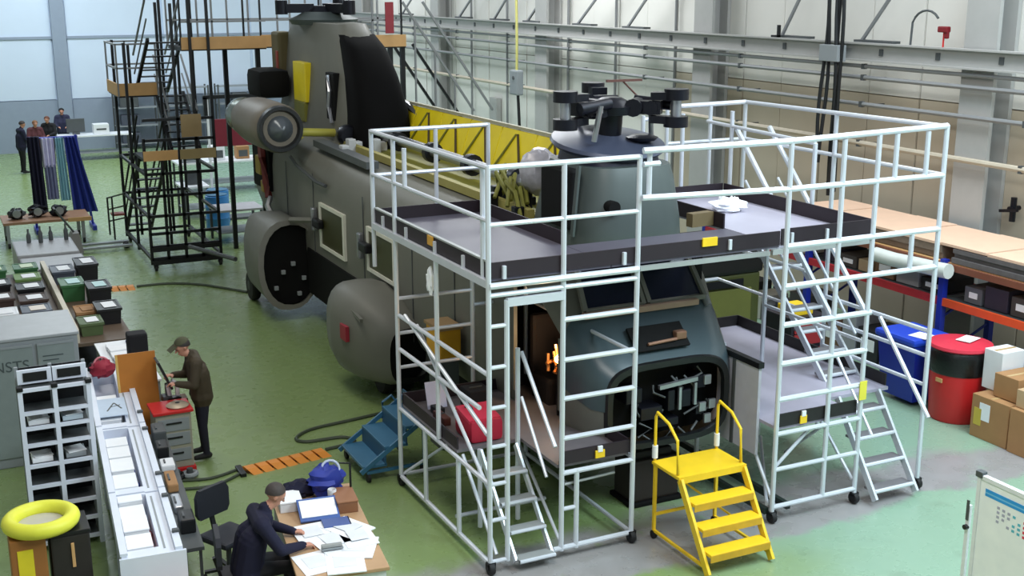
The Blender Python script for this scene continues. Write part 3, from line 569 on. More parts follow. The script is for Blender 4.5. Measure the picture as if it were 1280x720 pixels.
for (x0, x1, y0, y1) in ((8.72, 9.9, 10.68, 10.7), (8.7, 10.94, 14.5, 14.52), (10.93, 10.95, 11.3, 14.5)): part('toe_board', G().box(x0, x1, y0, y1, 1.2, 1.36), mat('toe_black', (26, 22, 24), .6), RT)
sp_ = part('side_panel', G().box(8.64, 8.68, 11.0, 11.95, .75, 1.85), mat('panel_lilac', (190, 190, 202), .5), RT); part('panel_cap', G().box(8.62, 8.70, 10.98, 11.97, 1.85, 1.92), black, sp_); part('panel_rib', G().box(8.62, 8.64, 11.45, 11.5, .75, 1.85), greyd, sp_)
part('yellow_tag', G().rbox(9.02, 9.12, 10.655, 10.67, 1.2, 1.3, .004), yel, RT); part('tag_clip', G().rbox(9.04, 9.1, 10.65, 10.672, 1.29, 1.36, .004), white, RT)
part('yellow_tag', G().rbox(9.86, 9.97, 10.6, 10.612, 1.38, 1.62, .004), mat('tag_yellow2', (226, 214, 70), .5), RT)
# flights
def flight(x0, x1, ya, za, yb, zb, n, parent, tw=.16):
    fl = part('stair_stringer', G().bar((x0, ya, za), (x0, yb, zb), .035, .09), alu, parent); part('stair_stringer', G().bar((x1, ya, za), (x1, yb, zb), .035, .09), alu, parent)
    for i in range(n):
        t = (i+.35)/n; y, z = ya+(yb-ya)*t, za+(zb-za)*t
        tr = part('tread', G().box(x0+.02, x1-.02, y-.02, y+tw, z-.02, z+.01), mat('tread_grey', (120, 118, 122), .5, .1), parent)
        tb('tread_nosing', (x0+.02, y-.03, z), (x1-.02, y-.03, z), tr, .026)
flight(10.1, 10.76, 10.45, .08, 11.25, 1.18, 4, RT); flight(10.35, 10.92, 11.78, 1.16, 13.95, 3.34, 9, RT)
for x in (10.35, 10.92):
    tb('stair_handrail', (x, 11.75, 2.1), (x, 13.95, 4.3), RT, .036); tb('stair_handrail', (x, 11.9, 1.75), (x, 13.7, 3.6), RT, .02)
tb('stair_handrail', (10.76, 10.35, 1.1), (10.76, 11.3, 2.15), RT, .028); tb('stair_handrail', (10.1, 10.6, .9), (10.1, 11.3, 1.7), RT, .02)
# upper deck right
part('upper_deck', prism([(8.82, 10.98), (10.2, 10.98), (10.2, 14.02), (8.82, 14.02)], 3.31, 3.35), mat('deck_lit', (178, 174, 190), .4, 0, .06, 3), RT)  # brighter copy of the deck grey; right-front light put into the colour
for (x0, x1, y0, y1) in ((8.84, 10.22, 10.965, 10.985), (10.2, 10.22, 11, 14), (8.82, 10.2, 14.02, 14.04), (8.8, 8.82, 12.05, 14.02)): part('toe_board', G().box(x0, x1, y0, y1, 3.34, 3.53), toem, RT)
part('deck_edge_beam', G().box(8.7, 10.2, 10.93, 10.98, 3.24, 3.3), alud, RT)
for x in (8.1, 8.98, 9.5): part('toe_clip', G().rbox(x-.02, x+.02, 10.935, 10.965, 3.36, 3.48, .005), alu, RT)
part('yellow_tag', G().rbox(7.72, 7.92, 10.94, 10.962, 3.43, 3.53, .004), yel, RT)
# loose things on the upper deck
solo('cloth_bundle', G().blob((9.55, 13.0, 3.44), .2, .3, 10, 4, (1.2, 1, .45)), paper, 'crumpled white cloth lying on the upper right deck', 'cloth', (9.55, 13.0, 3.35))
g = G().rbox(8.42, 8.75, 12.1, 12.4, 3.36, 3.55, .01)
solo('timber_block', G().obox((8.62, 12.3, 3.44), (.34, .12, .17), Matrix.Rotation(.1, 3, 'Z')), mat('timber_olive', (110, 94, 66), .7), 'brown timber block on deck right of front pylon', 'timber', (8.62, 12.3, 3.35))

# ================================================================== black access stairs and tail dock
BS = thing('access_stairs', 'tall black steel stair tower with wooden kickboards left of tail', 'stairs', (5.1, 29, 0))
bx = lambda n, a, p=BS, mt=black: part(n, G().box(*a), mt, p)
def bb(n, p, q, par=BS, w=.062, mt=black): return part(n, G().bar(p, q, w), mt, par)
for (x, y, z1) in ((4.33, 27.4, 3.0), (5.88, 27.4, 6.2), (4.33, 31, 5.0), (5.88, 31, 6.2), (5.1, 27.4, 5.9), (5.48, 27.4, 6.2), (4.7, 27.4, 2.6), (5.1, 29.2, 5.9), (4.7, 31, 4.9), (5.5, 31, 6.1), (5.88, 29.2, 6.2), (4.33, 29.2, 5.0)): bb('post', (x, y, .15), (x, y, z1))
for z in (.28, .55, .85, 1.25, 1.7, 2.2, 2.95, 3.4): bb('rail', (4.33, 27.4, z), (5.88, 27.4, z))
for z in (.28, 1.25, 2.2): bb('rail', (4.33, 31, z), (5.88, 31, z)); bb('rail', (4.33, 27.4, z), (4.33, 31, z)); bb('rail', (5.88, 27.4, z), (5.88, 31, z))
for z in (.2, .5): bb('base_beam', (4.33, 27.36, z), (5.88, 27.36, z), BS, .1)
bx('landing', (4.3, 5.9, 27.4, 28.6, 2.5, 2.56)); bx('kickboard', (4.3, 5.05, 27.36, 27.39, 2.5, 2.72), BS, wood); bx('kickboard', (5.1, 5.9, 27.36, 27.39, 2.5, 2.72), BS, mat('board_olive', (150, 132, 92), .7))
bx('landing', (4.2, 5.1, 29.6, 31.2, 3.72, 3.78)); bx('kickboard', (4.2, 5.1, 29.57, 29.6, 3.76, 4.05), BS, wood); bx('kickboard', (4.17, 4.2, 29.57, 31.2, 3.76, 4.05), BS, wood)
for z in (4.4, 4.95): bb('landing_rail', (4.2, 29.58, z), (5.1, 29.58, z), BS, .04, pipeg); bb('landing_rail', (4.2, 29.58, z), (4.2, 31.2, z), BS, .04, pipeg); bb('landing_rail', (4.2, 31.2, z), (5.1, 31.2, z), BS, .04, pipeg)
for (x, y) in ((4.2, 29.58), (4.2, 31.2), (4.65, 31.2), (5.1, 29.58)): bb('landing_post', (x, y, 3.75), (x, y, 4.97), BS, .04, pipeg)
for i, (ya, za, yb, zb, x0, x1) in enumerate(((31.4, .25, 28.5, 2.5, 4.4, 5.0), (28.6, 2.55, 30.2, 3.75, 5.15, 5.8), (30.6, 3.75, 28.4, 5.1, 4.75, 5.5))):
    for x in (x0, x1): bb('stringer', (x, ya, za), (x, yb, zb), BS, .07)
    for k in range(8):
        t = (k+.5)/8; y, z = ya+(yb-ya)*t, za+(zb-za)*t; bx('tread', (x0, x1, y-.1, y+.1, z-.015, z+.015))
    for x in (x0, x1): bb('handrail', (x, ya, za+.9), (x, yb, zb+.9), BS, .04, pipeg if i else black); bb('handrail', (x, ya, za+.45), (x, yb, zb+.45), BS, .03, pipeg if i else black)
bx('sign_board', (5.15, 5.6, 27.3, 27.33, 3.0, 3.5), BS, mat('sign_tan', (150, 128, 92), .7))
for (x, y) in ((4.4, 27.4), (5.85, 27.4), (4.4, 31), (5.85, 31)): caster(x, y, BS, .16)
# entry gate at the foot
for z in (.45, .75, 1.05): bb('gate_rail', (4.0, 31.6, z), (4.3, 30.6, z+.25), BS, .035)
bb('gate_post', (4.0, 31.6, .1), (4.0, 31.6, 1.05), BS, .04); bb('gate_post', (4.02, 30.9, .1), (4.02, 30.9, 1.2), BS, .04)
bx('kick_red', (4.0, 4.3, 30.9, 31.2, .7, .75), BS, mat('dull_red', (130, 60, 50), .6))
TD = thing('tail_dock', 'high wooden platform on dark posts wrapped around the tail pylon', 'platform', (8, 28, 0))
def dock(x0, x1, y0, y1, z, rails=True):
    part('platform_deck', G().box(x0, x1, y0, y1, z-.08, z), black, TD)
    part('kickboard', G().box(x0, x1, y0-.03, y0, z-.05, z+.22), wood, TD)
    for k in range(int((x1-x0)/.7)+1):
        x = min(x0+k*.7, x1); part('rail_post', G().box(x-.02, x+.02, y0-.02, y0+.02, z, z+1.1), pipeg if k % 2 else black, TD)
        part('rail_post', G().box(x-.02, x+.02, y1-.02, y1+.02, z, z+1.1), pipeg, TD)
    for zz in (.55, 1.08): part('rail', G().box(x0, x1, y0-.02, y0+.02, z+zz-.02, z+zz+.02), pipeg, TD); part('rail', G().box(x0, x1, y1-.02, y1+.02, z+zz-.02, z+zz+.02), pipeg, TD)
dock(5.3, 7.2, 27.45, 29.0, 4.95); dock(8.75, 10.25, 26.6, 28.2, 4.95); dock(7.2, 8.75, 27.9, 29, 4.95)
for (x, y) in ((7.0, 27.5), (6.6, 29), (8.85, 26.7), (10.2, 26.7), (9.5, 28.1), (10.2, 28.1), (9.9, 26.7)): part('leg', G().box(x-.05, x+.05, y-.05, y+.05, 0, 4.9), black, TD)
for z in (1.5, 3.2): part('cross_beam', G().box(8.85, 10.2, 26.67, 26.73, z, z+.06), pipeg, TD)
for dx in (0, .5):
    part('stair_stringer', G().bar((10.3+dx, 27.6, 4.9), (12.1+dx, 27.6, 2.3), .06), black, TD)
    part('stair_handrail', G().bar((10.3+dx, 26.9, 5.9), (12.1+dx, 26.9, 3.3), .05), pipeg, TD)
for x in (10.6, 11.1, 11.6): part('stair_post', G().box(x-.02, x+.02, 26.88, 26.92, 2.5, 5.6-(x-10.5)*1.4), pipeg, TD)
part('red_strap', G().box(9.75, 9.95, 26.55, 26.58, 5.2, 5.9), mat('strap_red', (150, 50, 60), .6), TD)
# frame with a red panel, blue barrels and tables beneath the tail
t = thing('screen_frame', 'white wheeled frame with dark red panel behind engine', 'screen', (7.6, 33, 0))
for x in (6.95, 8.35): part('upright', G().box(x-.03, x+.03, 32.97, 33.03, 0, 3.35), white, t)
part('top_bar', G().box(6.85, 9.4, 32.95, 33.05, 3.3, 3.4), black, t); part('side_bracket', G().box(6.85, 6.95, 32.95, 33.05, 2.85, 3.35), black, t); part('panel', G().rbox(7.05, 8.3, 32.98, 33.02, 2.0, 2.75, .02), mat('panel_red', (120, 26, 44), .5), t); part('foot', G().box(6.7, 8.6, 32.7, 33.3, 0, .06), greyd, t)

# ================================================================== yellow steps
ys = thing('yellow_steps', 'bright yellow mobile step platform with handrails beside helicopter nose', 'steps', (7.6, 10.4, 0))
part('platform', G().rbox(7.14, 8.06, 10.42, 10.97, .92, .96, .01), yel, ys); part('platform_lip', G().box(7.14, 8.06, 10.4, 10.42, .88, .96), yel, ys)
for i, z in enumerate((.70, .47, .24)):
    y = 10.27-i*.17; tr = part('tread', G().rbox(7.2, 8.0, y-.1, y+.1, z-.02, z+.02, .008), yel, ys); part('tread_lip', G().box(7.2, 8.0, y-.105, y-.095, z-.07, z+.01), mat('worn_yellow', (206, 160, 40), .5, 0, .25), tr)
for x in (7.17, 8.03):
    part('stringer', G().bar((x, 10.42, .92), (x, 9.83, .03), .035, .09), yel, ys); part('rear_leg', G().bar((x, 10.93, .1), (x, 10.93, .92), .035), yel, ys); part('base_bar', G().bar((x, 9.9, .1), (x, 10.93, .1), .03), yel, ys)
    part('handrail', G().path([(x, 10.95, .9), (x, 10.95, 1.5), (x, 10.92, 1.56), (x, 10.68, 1.5), (x, 10.5, 1.36), (x, 10.47, .95)], .018, 8), yel, ys, True)
    part('grip', G().tube((x, 10.95, 1.0), (x, 10.95, 1.15), .035, 10), white, ys, True); part('rear_wheel', G().tube((x-.02, 10.93, .05), (x+.02, 10.93, .05), .05, 12), rubber, ys, True)
part('rear_cross_bar', G().bar((7.17, 10.93, .3), (8.03, 10.93, .3), .03), yel, ys); part('diagonal_brace', G().bar((7.3, 10.9, .85), (7.95, 10.4, .3), .02), yel, ys)
# ================================================================== blue steps
bs = thing('blue_steps', 'low blue steel step unit on castors beside left scaffold tower', 'steps', (5.1, 14.4, 0))
for i, z in enumerate((.2, .43, .66)): tr = part('tread', G().rbox(4.65+i*.3, 4.98+i*.3, 13.95, 14.85, z-.02, z+.02, .008), cyanb, bs); part('riser', G().box(4.95+i*.3, 4.97+i*.3, 13.95, 14.85, z, z+.22), mat('steel_blue_dark', (38, 82, 112), .5), tr)
for y in (13.95, 14.85):
    part('side_rail', G().bar((4.62, y, .14), (5.6, y, .8), .03, .06), cyanb, bs); part('leg', G().bar((5.5, y, .1), (5.5, y, .68), .035), cyanb, bs); part('base_bar', G().bar((4.7, y, .13), (5.5, y, .13), .035), cyanb, bs)
    for x in (4.72, 5.48): part('wheel', G().tube((x-.02, y, .06), (x+.02, y, .06), .06, 12), rubber, bs, True)
part('handle', G().path([(5.25, 14.85, .5), (5.27, 14.88, .72), (5.4, 14.88, .8), (5.5, 14.86, .66)], .018), cyanb, bs, True)
# ================================================================== cable ramps and hoses on the floor
def cable_ramp(p, q, w_, n, label):
    p, q = Vector(p), Vector(q); d = (q-p).normalized(); nn = Vector((-d.y, d.x, 0)); L = (q-p).length; t = thing('cable_ramp', label, 'cable ramp', p, 'orange cable ramps on the floor')
    for i in range(n):
        a = p+d*L*i/n; b = p+d*(L*(i+1)/n-.03); g = G()
        vs = []
        for c in (a, b): vs += [c-nn*w_/2+d*.05, c-nn*w_*.2+Vector((0,0,.06)), c+nn*w_*.2+Vector((0,0,.06)), c+nn*w_/2-d*.05]
        g.add(vs, [(0,1,5,4), (1,2,6,5), (2,3,7,6), (3,0,4,7), (0,3,2,1), (4,5,6,7)]); part('segment', g, mat('ramp_orange', (222, 140, 46), .55, 0, .15), t)
    part('spine', G().bar(p+Vector((0,0,.012)), q+Vector((0,0,.012)), w_*.5, .02), mat('ramp_shadow', (96, 62, 30), .7), t); part('end_cap', G().rbox(p.x-.1, p.x-.02, p.y-w_/2, p.y+w_/2, 0, .05, .01), black, t)
cable_ramp((3.36, 15.0, 0), (4.52, 15.18, 0), .34, 7, 'orange segmented cable ramp on green floor near desk'); cable_ramp((3.05, 26.1, 0), (3.7, 26.0, 0), .4, 4, 'short orange cable ramp on floor beyond the black crates')
hose = mat('hose_green', (64, 74, 58), .6)
def hosep(pts, label, r=.02):
    P_ = [Vector(p) for p in pts]; out = []
    for i in range(len(P_)-1):
        p0, p1, p2, p3 = P_[max(i-1, 0)], P_[i], P_[i+1], P_[min(i+2, len(P_)-1)]
        for k in range(6):
            t = k/6; out.append(.5*((2*p1)+(p2-p0)*t+(2*p0-5*p1+4*p2-p3)*t*t+(3*p1-p0-3*p2+p3)*t**3))
    out.append(P_[-1]); solo('floor_hose', G().path(out, r), hose, label, 'hose', pts[0], None, True)
hosep([(4.55, 15.25, .02), (5.0, 15.35, .02), (4.9, 15.6, .02), (4.4, 15.65, .02), (4.3, 15.85, .02), (4.6, 16.1, .02), (5.2, 16.2, .02), (5.8, 16.3, .02)], 'green hose looping on floor between cable ramp and helicopter', .025)
hosep([(3.3, 15.1, .02), (2.9, 14.95, .02), (2.5, 15.05, .02), (2.3, 15.15, .02)], 'green cable from orange ramp to red tool cabinet')
hosep([(3.3, 14.95, .02), (2.9, 14.7, .02), (2.5, 14.75, .02), (2.3, 14.9, .02)], 'second green cable curving nearer the desk')
hosep([(3.75, 26.05, .02), (4.4, 26.0, .02), (5.0, 25.6, .02), (5.5, 24.9, .02), (5.75, 24.5, .02)], 'green hose from short orange ramp to aft landing gear', .03)
# ================================================================== right-hand side: storage rack, bins, boxes
rk = thing('pallet_rack', 'blue and orange pallet rack along the right wall', 'rack', (14.6, 13.4, 0))
for y in (10.2, 13.42, 16.6, 19.8):
    for x in (14.02, 15.1): part('upright', G().box(x-.05, x+.05, y-.05, y+.05, 0, 2.15), blue, rk)
    for z in (.5, 1.2): part('brace', G().bar((14.02, y, z), (15.1, y, z+.5), .03), blue, rk)
for y0, y1 in ((10.25, 13.37), (13.47, 16.55), (16.65, 19.75)):
    for x in (14.0, 15.12):
        part('beam', G().box(x-.025, x+.025, y0, y1, 1.42, 1.54), orange if y0 < 13 else mat('beam_red', (178, 40, 52), .5), rk); part('beam', G().box(x-.025, x+.025, y0, y1, 2.0, 2.1), mat('beam_brown', (120, 70, 50), .6), rk)
    part('shelf', G().box(14.03, 15.09, y0, y1, 1.5, 1.53), greyd, rk); part('shelf', G().box(14.03, 15.09, y0, y1, 2.08, 2.11), wood, rk)
for i in range(8):
    y = 9.9+i*.92; part_l = 'plywood sheet on rack top, number %d from the near end' % (i+1)
    solo('plywood_sheet', G().box(14.05, 15.35, y, y+.9, 2.34+.01*(i % 2), 2.38+.01*(i % 2)), mat('ply_pale', (226, 190, 164), .65, 0, .1, 3), ['nearest', 'second', 'third', 'fourth', 'fifth', 'sixth', 'seventh', 'farthest'][i]+' pale plywood sheet laid on top of the pallet rack', 'plywood', (14.7, y, 2.34), 'plywood sheets on the rack')
solo('board_stack', G().box(14.02, 15.3, 10.3, 13.3, 2.12, 2.2).box(14.08, 15.3, 10.3, 13.3, 2.2, 2.27).box(14.04, 15.3, 10.3, 13.3, 2.27, 2.335), mat('board_grey', (96, 92, 92), .6, 0, .3, 9), 'stack of dark grey boards under the near plywood sheets', 'boards', (14.6, 11.8, 2.12))
solo('board_stack', G().box(14.1, 15.3, 13.55, 16.5, 2.12, 2.22).box(14.06, 15.3, 13.55, 16.5, 2.22, 2.335), mat('board_brown', (120, 104, 90), .6, 0, .3, 9), 'stack of brown boards under the far plywood sheets', 'boards', (14.6, 15, 2.12))
g = G().path([(13.85, 14.75, 1.98), (13.82, 14.3, 1.98), (13.84, 13.8, 2.0), (13.82, 13.35, 2.02), (13.83, 13.15, 2.03)], .12, 12)
solo('plastic_roll', g, mat('roll_white', (206, 212, 206), .5), 'white plastic roll hanging along front edge of rack', 'plastic roll', (13.85, 14, 1.9), None, True)
rr_ = random.Random(11)
cols = [(150, 150, 156), (70, 66, 64), (190, 186, 176), (120, 90, 66), (48, 44, 60), (34, 34, 40), (170, 150, 120), (96, 98, 104)]
nm = ['grey', 'charcoal', 'cream', 'brown', 'plum', 'black', 'buff', 'slate']
for lv, (z, zs) in enumerate(((1.54, 'upper'), (0.0, 'floor'))):
    y = 10.35
    for i in range(18):
        wd = rr_.uniform(.32, .5); h = rr_.uniform(.2, .38) if lv == 0 else rr_.uniform(.35, .9); k = (i*3+lv*2) % 8
        if not any(y < u+.1 and y+wd > u-.1 for u in (13.42, 16.6)) and y+wd < 19.7:
            t = thing('storage_box', '%s box on the %s level of the pallet rack, %s from near end' % (nm[k], zs, ['first', 'second', 'third', 'fourth', 'fifth', 'sixth', 'seventh', 'eighth', 'ninth', 'tenth', 'eleventh', 'twelfth', 'thirteenth', 'fourteenth', 'fifteenth', 'sixteenth', 'seventeenth', 'eighteenth'][i]), 'box', (14.4, y, z), 'boxes stored on the rack')
            part('carton', G().rbox(14.12, 14.8, y, y+wd, z+.002, z+h, .012), mat('box_'+nm[k], cols[k], .6), t)
            if i % 2: part('label', G().box(14.108, 14.12, y+.08, y+wd-.1, z+h*.35, z+h*.7), paper, t)
        y += wd+.06
# round red bin with black liner
rbn = thing('red_bin', 'round red waste bin with pink lid and black bag rim', 'bin', (13.42, 12.4, 0))
part('body', G().lathe((13.42, 12.4, 0), [(.36, 0), (.38, .03), (.42, .75), (.42, .78)], 28), redm, rbn, True); part('bin_bag', G().lathe((13.42, 12.4, .74), [(.43, 0), (.445, .05), (.44, .2), (.445, .3), (.41, .36)], 28), mat('bag_black', (14, 16, 16), .35, 0, .2, 20, .3), rbn, True)
part('lid', G().lathe((13.42, 12.4, 1.1), [(.44, 0), (.46, .02), (.45, .06), (.3, .09), (.05, .1)], 28), mat('lid_pink', (214, 56, 76), .4), rbn, True); part('badge', G().rbox(12.99, 13.01, 12.3, 12.42, .62, .68, .004), wood, rbn); part('paper_sheet', G().obox((13.5, 12.35, 1.215), (.34, .22, .006), Matrix.Rotation(.3, 3, 'Z')), paper, rbn)
bbn = thing('blue_bin', 'tall blue wheeled bin with lid behind scaffold, left of red bin', 'bin', (13.4, 13.35, 0))
part('body', G().loft([[(13.12, 12.97, .08), (13.7, 12.97, .08), (13.7, 13.65, .08), (13.12, 13.65, .08)], [(13.05, 12.92, .98), (13.75, 12.92, .98), (13.75, 13.72, .98), (13.05, 13.72, .98)]]), blue, bbn)
part('lid', G().rbox(13.0, 13.8, 12.9, 13.76, .98, 1.1, .05), mat('lid_blue', (40, 74, 196), .4), bbn); part('lid_sheet', G().obox((13.3, 13.05, 1.106), (.3, .3, .005), Matrix.Rotation(.2, 3, 'Z')), paper, bbn)
for y in (13.0, 13.6): part('wheel', G().tube((13.66, y-.03, .09), (13.66, y+.03, .09), .09, 14), rubber, bbn, True)
def carton(x0, x1, y0, y1, z0, z1, label, mt=card, lab=True, rz=0):
    t = thing('cardboard_box', label, 'box', ((x0+x1)/2, (y0+y1)/2, z0), 'boxes on the floor by the rack')
    part('carton', G().rbox(x0, x1, y0, y1, z0+.001, z1, .008), mt, t); part('tape', G().box(x0+.02, x1-.02, (y0+y1)/2-.025, (y0+y1)/2+.025, z1, z1+.003), mat('tape', (190, 160, 110), .3), t)
    if lab: part('label', G().box(x0-.004, x0, y0+(y1-y0)*.5, y0+(y1-y0)*.78, z0+(z1-z0)*.45, z0+(z1-z0)*.85), paper, t); part('label', G().box(x0-.0045, x0, y0+(y1-y0)*.72, y0+(y1-y0)*.92, z0+(z1-z0)*.3, z0+(z1-z0)*.7), mat('label_yellow', (200, 176, 70), .6), t)
carton(13.05, 13.55, 11.1, 11.76, 0, .63, 'brown cardboard box with white and yellow labels beside red bin'); carton(13.02, 13.6, 10.5, 11.06, 0, .64, 'plain brown cardboard box at right picture edge', card, False)
carton(13.36, 13.8, 11.57, 11.9, .64, 1.22, 'tall white box standing on the labelled cardboard box', white, False); carton(13.2, 13.75, 11.12, 11.54, .64, .98, 'brown box stacked on labelled box beside tall white box', card, False); carton(13.1, 13.7, 10.55, 11.05, .645, .9, 'buff carton on the plain box at picture edge', mat('card_buff', (190, 160, 124), .7), False)
carton(13.62, 13.9, 11.1, 11.5, 0, .63, 'narrow brown carton behind the labelled box, by rack foot', card, False)
# whiteboard at the right front
wb = thing('whiteboard', 'white wheeled noticeboard with blue double stripe at lower right', 'whiteboard', (8.44, 6.6, 0))
part('board', G().box(8.43, 8.46, 5.55, 7.40, .75, 1.86), mat('board_white', (246, 249, 255), .3), wb)
for (y0, y1, z0, z1) in ((5.5, 7.44, 1.86, 1.9), (5.5, 7.44, .71, .75), (7.40, 7.44, .75, 1.86), (5.5, 5.55, .75, 1.86)): part('frame', G().box(8.42, 8.47, y0, y1, z0, z1), white, wb)
part('corner_cap', G().rbox(8.41, 8.48, 7.38, 7.46, 1.87, 1.93, .01), greyd, wb)
for y in (7.52, 5.45):
    part('stand_leg', G().box(8.43, 8.46, y-.02, y+.02, .06, 1.55), white, wb); part('stand_foot', G().box(8.15, 8.75, y-.02, y+.02, .05, .09), white, wb); part('pivot_knob', G().tube((8.40, y, 1.33), (8.44, y, 1.33), .025, 10), black, wb); part('grip_strip', G().box(8.42, 8.43, y-.015, y+.015, 1.4, 1.6), greyd, wb)
    for x in (8.2, 8.7): part('wheel', G().tube((x-.015, y, .03), (x+.015, y, .03), .03, 10), rubber, wb)
for z0, z1 in ((1.76, 1.79), (1.72, 1.745)): part('blue_stripe', G().box(8.427, 8.4305, 5.6, 7.34, z0, z1), mat('stripe_blue', (40, 150, 222), .4), wb)
part('blue_stripe', G().box(8.4275, 8.43, 5.6, 7.34, 1.745, 1.76), mat('stripe_light', (120, 190, 232), .4), wb)
mk = [mat('mark_red2', (216, 60, 84), .6), mat('mark_cyan', (90, 180, 200), .6), mat('mark_grey', (170, 170, 190), .6)]
for j in range(7):
    for i in range(4):
        if (i+j) % 5 == 4: continue
        y = 7.18-j*.06; z = 1.66-i*.045-j*.006; part('written_mark', G().box(8.4275, 8.43, y-.018, y+.012, z-.012, z+.012), mk[0 if j == 5 else 1 if j in (3, 4) else 2], wb)

# ================================================================== left-hand side: white parts bench
pb = thing('parts_bench', 'long white parts bench with trough sections running along left side', 'bench', (0, 0, 0))
wt = mat('bench_white', (216, 222, 236), .45, 0, .05)
secs = [(0, 1.52), (1.56, 3.66), (3.7, 6.2)]
for a, b in secs:
    tr = part('trough', G().box(0, .55, a, b, .74, .78).box(0, .05, a, b, .78, 1.02).box(.36, .55, a, b, .78, .99).box(.05, .36, a, a+.14, .78, 1.0).box(.05, .36, b-.04, b, .78, 1.0), wt, pb)
    part('rim', G().box(-.01, .06, a, b, 1.02, 1.045), wt, tr); part('rim', G().box(.50, .57, a, b, .99, 1.03), wt, tr); part('groove', G().box(.40, .42, a+.1, b-.1, .99, .993), greym, tr)
    for y in (a+.1, b-.1):
        for x in (.05, .5): part('leg', G().box(x-.025, x+.025, y-.025, y+.025, 0, .74), wt, pb)
    for y in (a+.35, b-.25): part('corner_knob', G().rbox(.51, .58, y-.03, y+.03, 1.03, 1.06, .008), greyd, tr)
part('lower_shelf', G().box(.03, .52, .1, 6.1, .3, .33), greym, pb); part('end_plate', G().box(-.02, .60, -.03, 0, .62, 1.0), wt, pb)
BR = math.radians(-4.1); BL = Vector((1.25, 11.05, 0))
pb.location = BL; pb.rotation_euler.z = BR
def bpt(x, y, z=0): return BL+Matrix.Rotation(BR, 3, 'Z')@Vector((x, y, z))
def onb(o, x, y, z): o.location = bpt(x, y, z); o.rotation_euler.z = BR; return o
i = 0
ordn = ['first', 'second', 'third', 'fourth', 'fifth', 'sixth', 'seventh', 'eighth', 'ninth', 'tenth']
for (y, L, h) in ((.18, .34, .2), (.55, .36, .22), (.95, .32, .19), (1.28, .18, .23), (1.74, .42, .2), (2.2, .4, .22), (2.65, .36, .21), (3.05, .3, .2), (4.0, .5, .19), (4.6, .4, .2)):
    o = thing('parts_box', 'square white parts box in bench trough, %s from the near end' % ordn[i], 'box', (0,0,0), 'white boxes in the parts bench')
    part('tub', G().rbox(0, .24, 0, L-.03, 0, h, .012), white, o); part('lid', G().rbox(-.004, .244, -.004, L-.026, h, h+.02, .006), paper, o); onb(o, .07, y, .782); i += 1
for (x, y, mt_, lab, L) in ((.325, .3, redm, 'red rod lying in the nearest bench trough', .5), (.325, 2.2, blue, 'blue tool lying in the middle bench trough', .45), (.325, 1.9, mat('lemon', (232, 224, 90), .5), 'lemon yellow block in the middle bench trough', .12), (.325, .85, mat('red_dark', (130, 30, 50), .5), 'dark red grip in the nearest bench trough', .4)):
    o = thing('trough_tool', lab, 'tool', (0,0,0)); part('shaft', G().tube((0, 0, .03), (0, L, .03), .022, 8), mt_, o, True); part('head', G().rbox(-.03, .03, -.06, .02, 0, .06, .008), mt_, o); onb(o, x, y, .782)
o = thing('drawing_sheet', 'pale blue drawing sheet with dark sketch on far bench trough', 'drawing', (0,0,0)); part('sheet', G().box(0, .34, 0, .7, 0, .01), mat('sheet_blue', (190, 206, 226), .6), o)
part('sketch', G().bar((.1, .2, .011), (.2, .5, .011), .02, .002).bar((.2, .5, .011), (.28, .25, .011), .02, .002).bar((.15, .35, .011), (.27, .4, .011), .02, .002), greyd, o); onb(o, .06, 3.72+.3, 1.03)
# side ledge with tools along the bench
sl = thing('side_ledge', 'narrow grey ledge of tools along right side of white bench', 'shelf', (0,0,0))
part('top', G().box(0, .22, 0, 3.5, .66, .7), greyd, sl); [part('leg', G().box(x, x+.03, y, y+.03, 0, .66), greyd, sl) for x in (.02, .17) for y in (.05, 1.9, 3.4)]; onb(sl, .62, .6, 0)
for k, (y, mt_, sx, sy, sz, lab) in enumerate(((.35, black, .16, .3, .16, 'black tool case at near end of the ledge'), (.9, steel, .1, .4, .08, 'steel bar clamp on the ledge'), (1.5, card, .12, .45, .1, 'brown offcut lying on the ledge'), (2.15, white, .16, .26, .08, 'white box on the ledge beside middle trough'), (2.6, black, .14, .3, .14, 'black power tool on the ledge beside far trough'), (3.0, greyd, .16, .36, .2, 'dark drill box at far end of the ledge'))):
    o = thing('ledge_tool', lab, 'tool', (0,0,0)); part('body', G().rbox(0, sx, 0, sy, 0, sz, .02), mt_, o); part('handle', G().bar((sx*.3, sy*.3, sz), (sx*.3, sy*.7, sz), .02, .03), greyd, o); onb(o, .65, .6+y, .702)
# cartons under the near end
carton(1.42, 1.68, 10.5, 10.95, 0, .72, 'brown carton standing at the near end of white bench', mat('card_light', (184, 146, 106), .7), False); carton(1.70, 1.98, 10.5, 10.95, 0, .70, 'pale brown carton at right of bench end', mat('card_pale', (196, 160, 122), .7), False)
o = thing('tape_gun', 'small dark green tape dispenser on bench end carton', 'tool', (1.72, 10.7, .72)); part('body', G().rbox(1.68, 1.78, 10.62, 10.72, .722, .8, .02), mat('tool_teal', (48, 84, 76), .5), o); part('roll', G().torus((1.73, 10.8, .76), .04, .012, 14, 6, Matrix.Rotation(PI/2, 3, 'X')), card, o)
